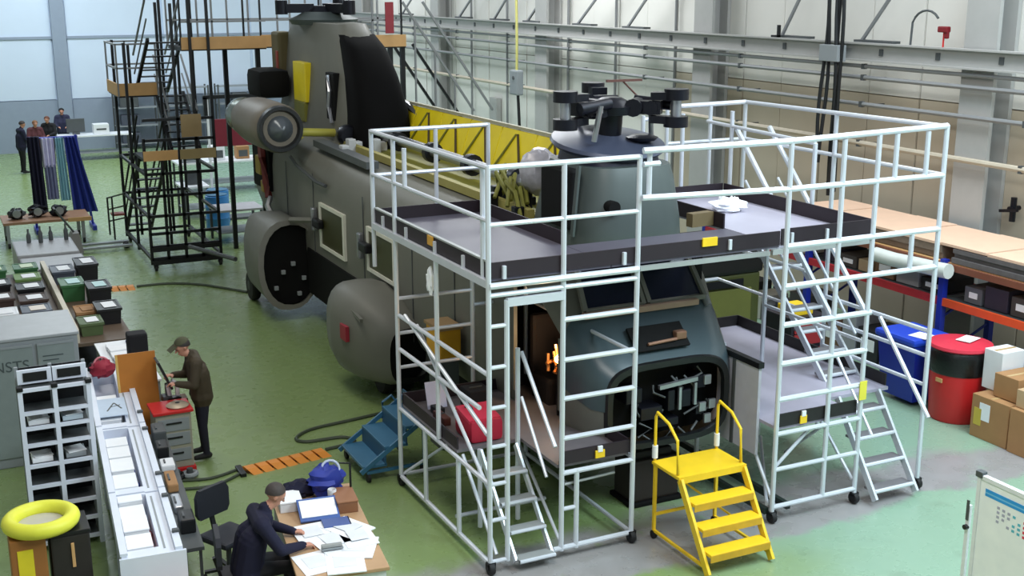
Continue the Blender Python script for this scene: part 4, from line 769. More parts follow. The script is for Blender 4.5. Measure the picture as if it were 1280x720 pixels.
# white binders and drill stand at the far end
for k in range(7):
    y = 16.75+k*.27; o = thing('binder', 'white document binder lying on bench end, %s from the near end' % ordn[k], 'binder', (2.28, y, .95), 'white binders at bench end')
    part('cover', G().obox((2.3, y, .985+.02*(k % 2)), (.34, .25, .05), Matrix.Rotation(-.07+.06*(k % 3), 3, 'Z')), paper if k % 3 else white, o); part('clip', G().rbox(2.42, 2.46, y-.05, y+.05, 1.01+.02*(k % 2), 1.04+.02*(k % 2), .006), black if k % 2 else blue, o)
bt = thing('binder_table', 'small white table carrying binders beyond the parts bench', 'table', (2.28, 17.6, 0)); part('top', G().box(2.0, 2.52, 17.25, 18.75, .92, .95), white, bt); [part('leg', G().box(x-.02, x+.02, y-.02, y+.02, 0, .92), greym, bt) for x in (2.04, 2.48) for y in (17.3, 18.7)]
bt2 = thing('binder_table', 'low white stand carrying the nearer binders at far bench end', 'table', (2.28, 16.9, 0)); part('top', G().box(2.28, 2.62, 16.55, 17.22, .92, .95), white, bt2); [part('leg', G().box(x-.02, x+.02, y-.02, y+.02, 0, .92), greym, bt2) for x in (2.32, 2.58) for y in (16.6, 17.17)]
# red cloth and cap on the bench end
o = thing('red_bag', 'red cloth bag on the far end of white bench', 'bag', bpt(.2, 5.75, 1.0)); p_ = bpt(.2, 5.7, 1.16); part('bag', G().blob(p_, .15, .18, 10, 8, (1.1, 1.2, .8)), mat('bag_red', (150, 34, 58), .7), o, True); part('strap', G().torus((p_.x, p_.y, p_.z+.06), .1, .014, 16, 6, Matrix.Rotation(1.2, 3, 'X')), mat('bag_pink', (206, 130, 140), .7), o, True)
o = thing('baseball_cap', 'black cap lying beyond the red bag', 'cap', bpt(.12, 6.05, 1.0)); p_ = bpt(.12, 6.05, 1.05); part('crown', G().lathe(p_, [(.1, -.02), (.1, .05), (.06, .1), (.01, .11)], 14), blkcl, o, True); part('visor', G().rbox(p_.x-.08, p_.x+.06, p_.y-.18, p_.y-.06, p_.z-.02, p_.z, .008), blkcl, o)
# ---- white drawer frame rack
wr_ = thing('pigeonhole_rack', 'tall white pigeonhole rack with dark compartments before grey cabinet', 'rack', (.98, 13.8, 0))
xs_ = (.64, 1.0, 1.36); zs_ = [.1, .33, .56, .8, 1.05, 1.3, 1.5, 1.68, 1.95]
for x in xs_: part('upright', G().box(x-.025, x+.025, 13.68, 13.73, 0, 1.97), wt, wr_); part('upright', G().box(x-.02, x+.02, 14.05, 14.09, 0, 2.12), greym, wr_)
for k, z in enumerate(zs_):
    for a, b in ((.665, .975), (1.025, 1.335)): part('shelf_bar', G().box(a, b, 13.68, 13.72, z-.02, z+.02), wt, wr_); part('shelf', G().box(a, b, 13.72, 14.07, z-.012, z+.0), greyd, wr_)
part('back', G().box(.64, 1.36, 14.09, 14.11, 0, 2.1), black, wr_)
for a, b in ((.665, .975), (1.025, 1.335)):
    fr = part('top_tray', G().box(a, b, 13.9, 14.08, 2.0, 2.02), black, wr_); part('tray_frame', G().box(a-.03, b+.03, 13.84, 13.88, 1.98, 2.14), wt, fr); part('tray_inset', G().box(a+.03, b-.03, 13.83, 13.842, 2.01, 2.11), black, fr)
for (x, z) in ((.64, 1.97), (1.0, 1.97), (1.36, 1.97)): part('corner_cap', G().rbox(x-.035, x+.035, 13.66, 13.75, 1.95, 2.0, .01), black, wr_)
for k, (a, z, mt_, lab) in enumerate(((.70, 1.06, paper, 'white papers in the left middle pigeonhole'), (1.06, 1.06, greym, 'grey parts in the right middle pigeonhole'), (.7, 1.51, white, 'white tin in the upper left pigeonhole'), (1.06, 1.51, mat('ice', (190, 204, 214), .5), 'pale tin in the upper right pigeonhole'))):
    o = thing('stored_papers', lab, 'papers', (a, 13.8, z)); part('stack', G().rbox(a, a+.22, 13.76, 14.02, z+.003, z+.06, .006), mt_, o); part('top_sheet', G().obox((a+.11, 13.88, z+.066), (.2, .22, .008), Matrix.Rotation(.2, 3, 'Z')), paper, o)
# ---- grey cabinet with lettering
gc = thing('grey_cabinet', 'grey steel cabinet with stencilled lettering on its front panels', 'cabinet', (.9, 17, 0))
part('body', G().rbox(.15, 1.56, 16.52, 17.75, 0, 1.75, .015), greym, gc); part('top_panel', G().rbox(.13, 1.58, 16.5, 17.77, 1.75, 1.79, .01), mat('cabinet_top', (156, 160, 164), .45), gc)
for a, b in ((.2, .98), (1.04, 1.5)):
    d_ = part('door', G().box(a, b, 16.49, 16.52, .15, 1.66), mat('door_grey', (128, 138, 138), .5), gc); part('door_edge', G().box(a, b, 16.48, 16.5, 1.66, 1.69), greym, d_); part('handle', G().box(b-.08, b-.05, 16.46, 16.49, .8, 1.0), steel, d_)
def text(body, size, loc, rot, mt, parent, name='lettering'):
    cu = bpy.data.curves.new(name, 'FONT'); cu.body = body; cu.size = size; cu.align_x = 'LEFT'; cu.extrude = .001
    ob = bpy.data.objects.new('tmp', cu); C.objects.link(ob); bpy.context.view_layer.update()
    me = bpy.data.meshes.new_from_object(ob.evaluated_get(bpy.context.evaluated_depsgraph_get())); bpy.data.objects.remove(ob)
    M_ = Matrix.Translation(Vector(loc)-Vector(root_of(parent).location))@rot.to_4x4(); me.transform(M_); me.materials.clear(); me.materials.append(mt)
    o = bpy.data.objects.new(name, me); C.objects.link(o); o.parent = parent; return o
text('INSTS', .2, (.42, 16.486, 1.35), Matrix.Rotation(PI/2, 3, 'X'), mat('ink', (70, 80, 82), .7), gc)
for k in range(3): part('small_print', G().box(1.1, 1.36-.06*k, 16.486, 16.49, 1.5-k*.06, 1.515-k*.06), mat('ink', (70, 80, 82), .7), gc)
# ---- yellow ring on box and crate
carton(.3, .62, 11.38, 11.8, 0, 1.22, 'tall brown box with yellow label under the yellow ring', mat('box_amber', (150, 98, 46), .6), False); part('yellow_label', G().box(.36, .5, 11.374, 11.38, .78, 1.12), mat('label_lemon', (222, 204, 40), .5), bpy.data.objects['cardboard_box.00%d' % (len([1 for o in bpy.data.objects if o.name.startswith('cardboard_box')])-1)])
cr = thing('black_crate', 'dark tool crate under right side of yellow ring', 'crate', (.82, 11.6, 0)); part('body', G().rbox(.66, 1.02, 11.4, 11.85, 0, 1.18, .02), mat('crate_dark', (36, 32, 28), .6), cr); part('lid', G().rbox(.65, 1.03, 11.39, 11.86, 1.18, 1.22, .01), black, cr); part('latch', G().rbox(.84, .87, 11.385, 11.40, .85, 1.1, .004), wood, cr)
yr = thing('yellow_ring', 'yellow rubber ring lying on a brown box at lower left', 'ring', (.61, 11.62, 1.225)); part('ring', G().torus((.61, 11.62, 1.30), .285, .075, 36, 12), mat('ring_yellow', (226, 226, 70), .5), yr, True); part('inner_disc', G().lathe((.61, 11.62, 1.24), [(.27, 0), (.27, .03), (.1, .035)], 28), mat('disc_grey', (190, 186, 176), .5), yr, True)
solo('paper_sheet', G().obox((1.12, 11.1, .5), (.4, .3, .01), Matrix.Rotation(.3, 3, 'Z')), paper, 'white paper sheet on low crate at bottom left', 'paper', (1.12, 11.1, .5))
solo('low_crate', G().rbox(.85, 1.2, 10.75, 11.3, 0, .493, .02), mat('crate_brown', (92, 70, 50), .7), 'low brown crate in bottom left corner', 'crate', (1.02, 11, 0))
# ---- rear bench with boxes
rb_ = thing('rear_bench', 'long wooden bench with raised white divider covered in boxes', 'bench', (1.6, 22, 0))
part('top', G().box(.55, 2.62, 18.9, 24.3, .88, .93), mat('bench_brown', (96, 80, 66), .6), rb_); part('divider', G().box(1.74, 1.82, 18.95, 24.3, .93, 1.14), mat('divider_cream', (206, 198, 180), .6), rb_)
for x in (.65, 2.52):
    for y in (19.0, 21.6, 24.2): part('leg', G().box(x-.04, x+.04, y-.04, y+.04, 0, .88), greyd, rb_)
part('lower_shelf', G().box(.6, 2.57, 18.95, 24.2, .35, .38), greyd, rb_)
def crate(x, y, sx, sy, h, mt_, lab, lid=paper, z=.932):
    o = thing('parts_crate', lab, 'crate', (x, y, z), 'crates on the rear bench'); part('tub', G().loft([[(x-sx*.45, y-sy*.45, z), (x+sx*.45, y-sy*.45, z), (x+sx*.45, y+sy*.45, z), (x-sx*.45, y+sy*.45, z)], [(x-sx/2, y-sy/2, z+h), (x+sx/2, y-sy/2, z+h), (x+sx/2, y+sy/2, z+h), (x-sx/2, y+sy/2, z+h)]]), mt_, o)
    part('rim', G().box(x-sx/2-.015, x+sx/2+.015, y-sy/2-.015, y-sy/2+.02, z+h-.03, z+h+.01).box(x-sx/2-.015, x+sx/2+.015, y+sy/2-.02, y+sy/2+.015, z+h-.03, z+h+.01).box(x-sx/2-.015, x-sx/2+.02, y-sy/2, y+sy/2, z+h-.03, z+h+.01).box(x+sx/2-.02, x+sx/2+.015, y-sy/2, y+sy/2, z+h-.03, z+h+.01), mt_, o)
    part('paper_label', G().obox((x+.02, y, z+h+.012), (sx*.55, sy*.6, .006), Matrix.Rotation(.05, 3, 'Z')), lid, o); return o
blk = mat('crate_black', (26, 26, 30), .5); grn = mat('crate_green', (54, 104, 62), .5); slate = mat('crate_slate', (70, 76, 90), .5); teal = mat('pale_teal', (170, 206, 206), .5); choc = mat('crate_brown2', (70, 52, 46), .6)
for a in ((2.04, 23.3, .38, .62, .24, slate, 'slate crate with white label right of divider, behind green crate'), (2.46, 23.3, .36, .7, .34, blk, 'black crate with white paper beside the short cable ramp'), (2.05, 21.9, .38, .62, .3, grn, 'green crate with pale lid right of bench divider', teal), (2.42, 21.3, .36, .62, .34, blk, 'black crate with pale teal lid at bench edge', teal), (2.4, 20.1, .36, .6, .26, blk, 'black crate with white label nearest the standing man'), (2.08, 20.4, .3, .5, .16, card, 'open brown carton right of bench divider', card), (2.05, 19.5, .34, .5, .2, mat('moss', (86, 104, 66), .6), 'moss green crate at near end of bench'),
          (1.45, 24.0, .4, .5, .2, grn, 'green crate left of divider, farthest along bench', mat('pale_green', (206, 222, 190), .6)), (1.42, 23.2, .42, .5, .18, mat('crate_lime', (110, 140, 80), .6), 'lime green crate left of divider', paper), (1.4, 22.4, .44, .5, .18, blk, 'black crate left of divider with long white label', paper), (1.38, 21.6, .44, .5, .16, choc, 'brown crate left of divider with white label', paper), (1.36, 20.8, .44, .5, .16, slate, 'slate crate left of divider with cream label', mat('cream_label', (226, 216, 206), .6)), (1.32, 20.0, .44, .5, .18, white, 'white crate left of divider at near end', paper),
          (.9, 24.0, .4, .5, .2, grn, 'second green crate at far left of bench', mat('pale_green', (206, 222, 190), .6)), (.9, 22.9, .4, .5, .18, blk, 'black crate at far left of bench', paper), (.88, 21.8, .4, .5, .18, choc, 'brown crate at far left of bench', paper), (.86, 20.7, .4, .5, .18, white, 'white crate at far left of bench', paper)): crate(*a)
# grey transit case at far bench end, bottles on it
tc_ = thing('transit_case', 'two-part grey transit case at far end of benches', 'case', (2.0, 26, 0)); part('stand', G().box(1.9, 2.6, 24.5, 26.9, 0, .5), greyd, tc_); part('body', G().rbox(1.45, 2.66, 24.4, 25.6, .5, .95, .03), mat('case_grey', (150, 150, 152), .45), tc_); part('body', G().rbox(1.42, 2.62, 25.65, 27.2, .5, 1.0, .03), mat('case_grey', (150, 150, 152), .45), tc_)
for x in (1.7, 2.3): part('latch_recess', G().rbox(x-.22, x+.22, 24.37, 24.41, .6, .86, .01), slate, tc_)
for k, (x, y) in enumerate(((1.75, 26.9), (1.98, 26.8), (2.2, 27.0), (2.5, 26.9))): o = solo('spray_bottle', G().lathe((x, y, 1.0), [(.04, 0), (.045, .02), (.045, .16+.05*(k % 2)), (.02, .22+.05*(k % 2)), (.02, .3+.06*(k % 2))], 10), greyd, 'small dark bottle standing on grey transit case, %s from left' % ordn[k], 'bottle', (x, y, 1.0), 'bottles on the transit case', True)
# ---- tool cabinet by the standing man
tcb = thing('tool_cabinet', 'grey tool cabinet with red top and base beside standing man', 'cabinet', (2.53, 15.45, 0))
part('body', G().rbox(2.3, 2.76, 15.3, 15.72, .1, .86, .01), mat('cab_beige', (160, 156, 140), .5), tcb); part('top', G().rbox(2.27, 2.79, 15.26, 15.75, .86, .9, .01), redm, tcb); part('base', G().rbox(2.28, 2.78, 15.27, 15.74, .02, .1, .01), redm, tcb)
for z in (.2, .42, .62): dr = part('drawer', G().rbox(2.33, 2.73, 15.285, 15.302, z, z+.17, .006), greym, tcb); part('handle', G().box(2.43, 2.63, 15.27, 15.286, z+.1, z+.12), black, dr)
o = thing('gear_plate', 'round steel plate on the red-topped cabinet', 'machine part', (2.62, 15.45, .9)); part('plate', G().lathe((2.62, 15.45, .9), [(.14, 0), (.15, .02), (.1, .05), (.03, .05)], 22), mat('brass_grey', (176, 160, 140), .4, .3), o, True); part('bore', G().tube((2.62, 15.45, .9), (2.62, 15.45, .955), .03, 12), black, o)
for k, (x, z, lab) in enumerate(((2.5, .0, 'dark pump part on floor before cabinet'), (2.66, .0, 'grey coil on floor before cabinet'))): o = thing('pump_part', lab, 'machine part', (x, 15.12, 0)); part('coil', G().torus((x, 15.12, .06), .08, .035, 18, 8), black if k == 0 else greym, o, True); part('core', G().tube((x, 15.12, 0), (x, 15.12, .14), .04, 12), greyd, o, True)
ps = thing('partition_board', 'leaning orange-brown board between bench and standing man', 'board', (2.25, 16.0, 0)); part('board', G().obox((2.24, 16.05, .82), (.5, .035, 1.36), Matrix.Rotation(math.radians(-10), 3, 'X')), mat('board_orange', (176, 108, 30), .6), ps); part('edge_strip', G().obox((1.985, 16.05, .82), (.03, .04, 1.36), Matrix.Rotation(math.radians(-10), 3, 'X')), mat('strip_ochre', (206, 166, 90), .6), ps)
o = thing('black_monitor', 'black boxy monitor behind top of orange board', 'monitor', (2.4, 17.1, .95)); part('case', G().rbox(2.25, 2.52, 16.85, 17.1, 1.18, 1.55, .03), blkcl, o); part('stand', G().rbox(2.33, 2.44, 16.95, 17.05, 1.0, 1.2, .01), black, o)
o = thing('black_panel', 'tilted black panel in front of the standing man', 'display', (2.5, 15.9, .95)); part('lid', G().obox((2.54, 15.88, 1.24), (.03, .3, .42), Matrix.Rotation(math.radians(-22), 3, 'Y')), mat('panel_black', (24, 24, 28), .5), o); part('stay', G().bar((2.56, 15.88, .92), (2.56, 15.88, 1.1), .03), greyd, o); part('base', G().rbox(2.5, 2.62, 15.8, 15.97, .88, .93, .01), greyd, o)  # plain tilted dark panel of unknown use, not a known display
o = thing('white_clamp', 'white curved clamp on cabinet before standing man', 'clamp', (2.66, 15.78, .9)); part('arc', G().path([(2.6, 15.85, .9), (2.58, 15.85, 1.08), (2.64, 15.85, 1.14), (2.7, 15.85, 1.08), (2.7, 15.85, .92)], .03, 8), white, o, True); part('foot', G().rbox(2.56, 2.74, 15.8, 15.9, .88, .905, .005), black, o)
tb2 = thing('side_table', 'small brown table behind the red-topped tool cabinet', 'table', (2.55, 15.95, 0)); part('top', G().box(2.5, 2.82, 15.77, 15.99, .84, .88), mat('table_brown', (110, 78, 50), .6), tb2); [part('leg', G().box(x-.02, x+.02, y-.02, y+.02, 0, .84), greyd, tb2) for x in (2.53, 2.79) for y in (15.8, 15.96)]

# ================================================================== desk and chairs
dk = thing('desk', 'wooden topped desk with white end panel covered in papers', 'desk', (0,0,0))
part('top', G().rbox(0, .9, 0, 2.16, .71, .75, .008), mat('desk_wood', (184, 148, 112), .45, 0, .12, 6), dk); part('end_panel', G().box(.03, .87, .03, .05, .02, .71), white, dk); part('end_panel', G().box(.03, .87, 2.11, 2.13, .02, .71), white, dk); part('modesty_panel', G().box(.84, .86, .05, 2.11, .25, .71), white, dk)
DR = math.radians(-8); DL = Vector((2.76, 10.36, 0)); dk.location = DL; dk.rotation_euler.z = DR
def ond(o, x, y, z=.751): o.location = DL+Matrix.Rotation(DR, 3, 'Z')@Vector((x, y, z)); o.rotation_euler.z = DR; return o
for k, (x, y, sx, sy, rz, lab) in enumerate(((.22, .3, .3, .42, .2, 'open white document nearest the seated man'), (.5, .22, .32, .44, -.1, 'white sheet at near edge of the desk'), (.66, .5, .34, .42, -.35, 'white sheet at near right corner of desk'), (.5, .72, .4, .5, .3, 'large white drawing across middle of desk'), (.28, .95, .3, .4, .15, 'white sheet under the seated man\'s arm'), (.66, .95, .3, .42, .6, 'white sheet at right edge mid desk'), (.72, .7, .28, .4, .1, 'white sheet overlapping right of the drawing'), (.12, 2.0, .22, .2, .1, 'white pad at far left desk corner'))):
    o = thing('paper_sheet', lab, 'paper', (0,0,0), 'papers on the desk'); part('stack', G().obox((0, 0, .004+.003*k), (sx*1.18, sy*1.1, .006+.004*(k % 3)), Matrix.Rotation(rz, 3, 'Z')), paper, o); part('print', G().obox((0, sy*.05, .0095+.005*k), (sx*.7, sy*.6, .001), Matrix.Rotation(rz, 3, 'Z')), mat('faint_print', (224, 226, 232), .7), o); ond(o, x, y)
o = thing('monitor_tray', 'blue-edged document stand with white page on desk', 'document stand', (0,0,0)); part('tray', G().obox((0, 0, .08), (.42, .34, .02), Matrix.Rotation(.35, 3, 'X')), mat('tray_blue', (66, 96, 160), .5), o); part('page', G().obox((0, .0, .096), (.38, .26, .008), Matrix.Rotation(.35, 3, 'X')), paper, o); part('base', G().box(-.18, .18, -.1, .16, 0, .03), blue, o); ond(o, .42, 1.38)
o = thing('blue_folder', 'blue ring folder lying beside the document stand', 'folder', (0,0,0)); part('cover', G().rbox(-.14, .14, -.1, .1, 0, .04, .006), mat('folder_blue', (70, 92, 150), .5), o); part('spine', G().box(.14, .15, -.1, .1, 0, .04), navy, o); ond(o, .56, 1.1)
o = thing('blue_bag', 'crumpled bright blue bag at far right of desk', 'bag', (0,0,0)); part('bag', G().blob((0, 0, .18), .2, .2, 12, 21, (1, .8, .9)), mat('bag_blue', (36, 54, 150), .6), o, True); part('strap', G().torus((.05, 0, .3), .1, .015, 16, 6, Matrix.Rotation(1.1, 3, 'X')), mat('strap_white', (190, 200, 220), .5), o, True); ond(o, .6, 1.9)
o = thing('navy_jacket', 'navy jacket heaped at far end of desk', 'jacket', (0,0,0)); part('cloth', G().blob((0, 0, .08), .18, .25, 10, 9, (1.2, .8, .5)), navy, o, True); part('sleeve', G().path([(-.1, 0, .1), (-.2, .05, .06), (-.28, .02, .04)], .045), navy, o, True); ond(o, .32, 1.98)
o = thing('wood_box', 'small brown wooden box at right edge of desk', 'box', (0,0,0)); part('box', G().rbox(-.11, .11, -.2, .2, 0, .12, .01), mat('box_walnut', (136, 92, 64), .6), o); part('lid', G().rbox(-.115, .115, -.205, .205, .12, .14, .006), mat('box_walnut2', (150, 104, 74), .6), o); ond(o, .74, 1.55)
o = thing('white_cup', 'white cup on desk beside document stand', 'cup', (0,0,0)); part('cup', G().lathe((0, 0, 0), [(.035, 0), (.045, .02), (.05, .16), (.045, .17), (.03, .1)], 14), white, o, True); part('handle', G().torus((.055, 0, .09), .03, .008, 12, 6, Matrix.Rotation(PI/2, 3, 'X')), white, o, True); ond(o, .62, 1.66)
o = thing('desk_lamp', 'thin black lamp post at right desk edge', 'lamp', (0,0,0)); part('post', G().tube((0, 0, 0), (0, 0, .42), .012, 8), black, o); part('base', G().lathe((0, 0, 0), [(.06, 0), (.06, .015), (.02, .02)], 14), black, o); part('arm', G().bar((0, 0, .42), (-.12, 0, .44), .015), black, o); ond(o, .84, 1.72)
o = thing('grey_stapler', 'grey stapler lying on the papers', 'stapler', (0,0,0)); part('base', G().rbox(-.11, .11, -.03, .03, .03, .05, .006), greym, o); part('arm', G().rbox(-.11, .1, -.025, .025, .055, .085, .008), mat('stapler_grey', (150, 152, 150), .4), o); ond(o, .42, .5)
o = thing('white_box_file', 'white box standing at far left of desk', 'box', (0,0,0)); part('box', G().rbox(-.12, .12, -.16, .16, 0, .1, .008), white, o); part('lid', G().rbox(-.125, .125, -.165, .165, .1, .12, .005), paper, o); ond(o, .16, 1.72)
def chair(loc, rz, label):
    c = thing('office_chair', label, 'chair', (0,0,0), 'office chairs'); u = mat('chair_black', (26, 28, 38), .6)
    part('seat', G().rbox(-.23, .23, -.23, .23, .44, .51, .03), u, c); part('backrest', G().loft([[(x*w_, .24+dy-.04*math.cos(x*1.2), z) for x, dy in ((-.22, 0), (.22, 0), (.22, .05), (-.22, .05))] for z, w_ in ((.66, .85), (.72, 1.0), (.92, 1.0), (1.0, .8))]), u, c); part('back_stem', G().bar((0, .2, .46), (0, .27, .72), .05, .03), black, c); part('column', G().tube((0, 0, .1), (0, 0, .44), .03, 10), greyd, c)
    for k in range(5):
        a = k*2*PI/5; ft = part('foot', G().bar((0, 0, .1), (.27*math.cos(a), .27*math.sin(a), .08), .045, .03), black, c); part('castor', G().tube((.27*math.cos(a)-.015, .27*math.sin(a), .03), (.27*math.cos(a)+.015, .27*math.sin(a), .03), .03, 10), rubber, ft)
    c.location = loc; c.rotation_euler.z = rz; return c
chair((2.42, 11.22, 0), math.radians(82), 'black office chair under the seated man'); chair((2.5, 12.2, 0), math.radians(28), 'empty black office chair beside the white bench')
# ================================================================== people
def capsule_mesh(g, p, q, r1, r2, n=10):
    p, q = Vector(p), Vector(q); d = (q-p); L = d.length; d = d.normalized() if L > 1e-6 else Vector((0, 0, 1)); a = Vector((0,0,1)) if abs(d.z) < .9 else Vector((1,0,0)); u = d.cross(a).normalized(); v = d.cross(u); rings = []
    prof = [(math.sin(t), -math.cos(t), 0) for t in (.25, .8, PI/2)]+[(math.sin(t), -math.cos(t), 1) for t in (PI/2, PI-.8, PI-.25)]
    for (s, c, e) in prof:
        r = r2 if e else r1; ce = (q if e else p)+d*c*r; rings.append([ce+u*math.cos(2*PI*k/n)*s*r+v*math.sin(2*PI*k/n)*s*r for k in range(n)])
    g.loft(rings)
def body_mesh(name, caps, mats, voxel, parent):
    g = G()
    for (p, q, r1, r2, mi) in caps: capsule_mesh(g, p, q, r1, r2)
    off = Vector(parent.location); me = bpy.data.meshes.new('tmp'); me.from_pydata([tuple(Vector(v)) for v in g.v], [], g.f); ob = bpy.data.objects.new('tmp', me); C.objects.link(ob)
    rm = ob.modifiers.new('r', 'REMESH'); rm.mode = 'VOXEL'; rm.voxel_size = voxel; rm.use_smooth_shade = True
    sm = ob.modifiers.new('s', 'SMOOTH'); sm.iterations = 3; sm.factor = .5
    bpy.context.view_layer.update(); ev = ob.evaluated_get(bpy.context.evaluated_depsgraph_get()); m2 = bpy.data.meshes.new_from_object(ev); bpy.data.objects.remove(ob)
    n = len(m2.polygons); co = np.empty(n*3); m2.polygons.foreach_get('center', co); co = co.reshape(-1, 3); best = np.full(n, 1e9); idx = np.zeros(n, int)
    for (p, q, r1, r2, mi) in caps:
        p, q = np.array(p), np.array(q); d = q-p; L2 = max(d@d, 1e-9); t = np.clip(((co-p)@d)/L2, 0, 1); dist = np.linalg.norm(co-(p+t[:, None]*d), axis=1)-(r1+(r2-r1)*t); k = dist < best; best[k] = dist[k]; idx[k] = mi
    m2.materials.clear()
    for x in mats: m2.materials.append(x)
    m2.polygons.foreach_set('material_index', idx.astype(np.int32)); m2.polygons.foreach_set('use_smooth', np.ones(n, bool)); m2.transform(Matrix.Translation(-off)); m2.update()
    o = bpy.data.objects.new(name, m2); C.objects.link(o); o.parent = parent; return o
def person(label, loc, J, mats, voxel=.012, hair=hairm, cap=None, fingers=True, coat=1.0):
    # J: joints in world space; f = facing vector; mats = [skin, top, legs, shoes]
    t = thing('person', label, 'person', loc); V = Vector; f = V(J['f']).normalized(); caps = []
    def c(p, q, r1, r2, mi): caps.append((tuple(p), tuple(q), r1, r2, mi))
    pel, che, nec, hd = V(J['pelvis']), V(J['chest']), V(J['neck']), V(J['head']); sl_, sr_ = V(J['shL']), V(J['shR']); ax = (sr_-sl_).normalized()
    for s in (-1, 1):
        c(pel+ax*.075*s, che+ax*.085*s, .125*coat, .125*coat, 1); c(che+ax*.085*s, nec+ax*.06*s-V((0, 0, .1)), .125*coat, .075, 1); c(pel+ax*.08*s-V((0, 0, .06)), pel+ax*.08*s, .13*coat, .125*coat, 1)
    c(sl_+(sr_-sl_)*.06, sr_+(sl_-sr_)*.06, .078*coat, .078*coat, 1); c(nec-V((0, 0, .06)), nec+V((0, 0, .005)), .075, .068, 1)
    c(nec, hd-V((0, 0, .06)), .055, .055, 0)
    # head with jaw, nose, brow and ears
    side = f.cross(V((0, 0, 1))).normalized(); up = side.cross(f)
    c(hd+up*.035-f*.025, hd+up*.03+f*.02, .088, .082, 0); c(hd+f*.02-up*.01, hd+f*.035-up*.07, .07, .048, 0); c(hd+f*.098+up*.01, hd+f*.112-up*.018, .011, .016, 0); c(hd+f*.085-up*.058-side*.012, hd+f*.085-up*.058+side*.012, .012, .012, 0)
    for s in (-1, 1): c(hd+side*.086*s-f*.005+up*.015, hd+side*.086*s-f*.008-up*.018, .016, .012, 0)
    for S_ in 'LR':
        sh, el, wr2 = V(J['sh'+S_]), V(J['el'+S_]), V(J['wr'+S_]); c(sh, el, .066*coat, .053*coat, 1); c(el, wr2, .052*coat, .038*coat, 1)
        d = (V(J['hd'+S_]) if 'hd'+S_ in J else (wr2-el)).normalized(); pn = V(J.get('palm'+S_, (0, 0, -1))); pn = (pn-d*pn.dot(d)).normalized(); ac = d.cross(pn)
        for s in (-1, 0, 1): c(wr2+d*.02+ac*.012*s, wr2+d*.085+ac*.027*s, .02, .016, 0)
        if fingers:
            for k, (s, L) in enumerate(((-1.15, .062), (-.4, .075), (.4, .078), (1.1, .068))):
                b = wr2+d*.09+ac*.027*s; m_ = b+(d*.8+pn*.6)*L*.5; e = m_+(d*.3+pn*.95)*L*.5; c(b, m_, .0105, .0095, 0); c(m_, e, .0095, .008, 0)
            b = wr2+d*.03+ac*.032; m_ = b+(d*.6+ac*.7+pn*.3)*.04; c(b, m_, .014, .011, 0); c(m_, m_+(d*.8+ac*.1+pn*.5)*.032, .011, .009, 0)
        else: c(wr2+d*.08, wr2+d*.15+pn*.03, .024, .016, 0)
        hp, kn, an = V(J['hip'+S_]), V(J['kn'+S_]), V(J['an'+S_]); c(hp, kn, .098, .065, 2); c(kn, an, .064, .045, 2)
        fd = V(J.get('toe', f)); fd.z = 0; fd.normalize(); c(an-V((0, 0, .035))-fd*.03, an-V((0, 0, .05))+fd*.15, .046, .036, 3)
    body_mesh('body', caps, mats, voxel, t)
    # eyes and hair
    for s in (-1, 1): part('eye', G().lathe(hd+f*.092+side*.032*s+up*.016, [(.002, -.008), (.009, 0), (.002, .008)], 8), mat('eye_dark', (30, 24, 22), .3), t, True)
    g = G(); rings = []
    for th in np.linspace(.05, 2.15, 10):
        ring_ = []
        for k in range(18):
            a = 2*PI*k/18; fr = math.cos(a); lim = min(th, .95+1.15*((1-fr)/2)**.8); v_ = f*math.cos(a)*math.sin(lim)*.106+side*math.sin(a)*math.sin(lim)*.100+up*math.cos(lim)*.102; ring_.append(hd+up*.035-f*.012+v_)
        rings.append(ring_)
    if cap is None: part('hair', g.loft(rings, True, False), hair, t, True)
    else:
        part('hair', g.loft(rings[3:], True, False), hair, t, True); g2 = G(); part('cap', g2.loft([[hd+(p-hd)*1.06 for p in r] for r in rings[:6]], True, False), cap, t, True)
        part('cap_visor', G().obox(hd+f*.13+up*.06, (.15, .12, .012), Matrix((side, (f-up*.25).normalized(), side.cross(f-up*.25).normalized())).transposed()), cap, t)
    return t
person('man in navy jacket seated at desk, writing on papers', (2.5, 11.2, 0), dict(f=(.82, -.1, -.5), pelvis=(2.46, 11.2, .58), chest=(2.53, 11.2, .88), neck=(2.68, 11.2, 1.17), head=(2.79, 11.2, 1.29), shL=(2.62, 11.41, 1.08), shR=(2.6, 10.98, 1.08), elL=(2.76, 11.5, .86), elR=(2.74, 10.86, .84), wrL=(2.98, 11.3, .815), wrR=(2.98, 10.94, .815), hdR=(1, .1, -.1), hdL=(1, -.3, -.1),
       hipL=(2.48, 11.3, .56), hipR=(2.48, 11.1, .56), knL=(2.9, 11.32, .54), knR=(2.9, 11.08, .54), anL=(2.95, 11.32, .1), anR=(2.95, 11.08, .1), toe=(1, 0, 0)), [skinm, navy, blkcl, rubber], .011, hairg, None, True, 1.18)
person('standing man in olive jacket and cap working at tool cabinet', (2.95, 15.75, 0), dict(f=(-.88, -.12, -.38), pelvis=(3.0, 15.78, .95), chest=(2.97, 15.77, 1.24), neck=(2.88, 15.75, 1.5), head=(2.79, 15.74, 1.61), shL=(2.92, 15.56, 1.41), shR=(2.95, 15.97, 1.42), elL=(2.86, 15.48, 1.14), elR=(2.85, 16.0, 1.15), wrL=(2.66, 15.58, 1.16), wrR=(2.66, 15.88, 1.2),
       hipL=(3.0, 15.68, .9), hipR=(3.0, 15.88, .9), knL=(2.97, 15.66, .5), knR=(3.0, 15.9, .5), anL=(3.0, 15.66, .1), anR=(3.02, 15.92, .1), toe=(-1, 0, 0)), [skinm, olivej, mat('dark_jeans', (22, 24, 40), .85), rubber], .011, hairm, mat('cap_olive', (70, 70, 48), .8), coat=1.18)
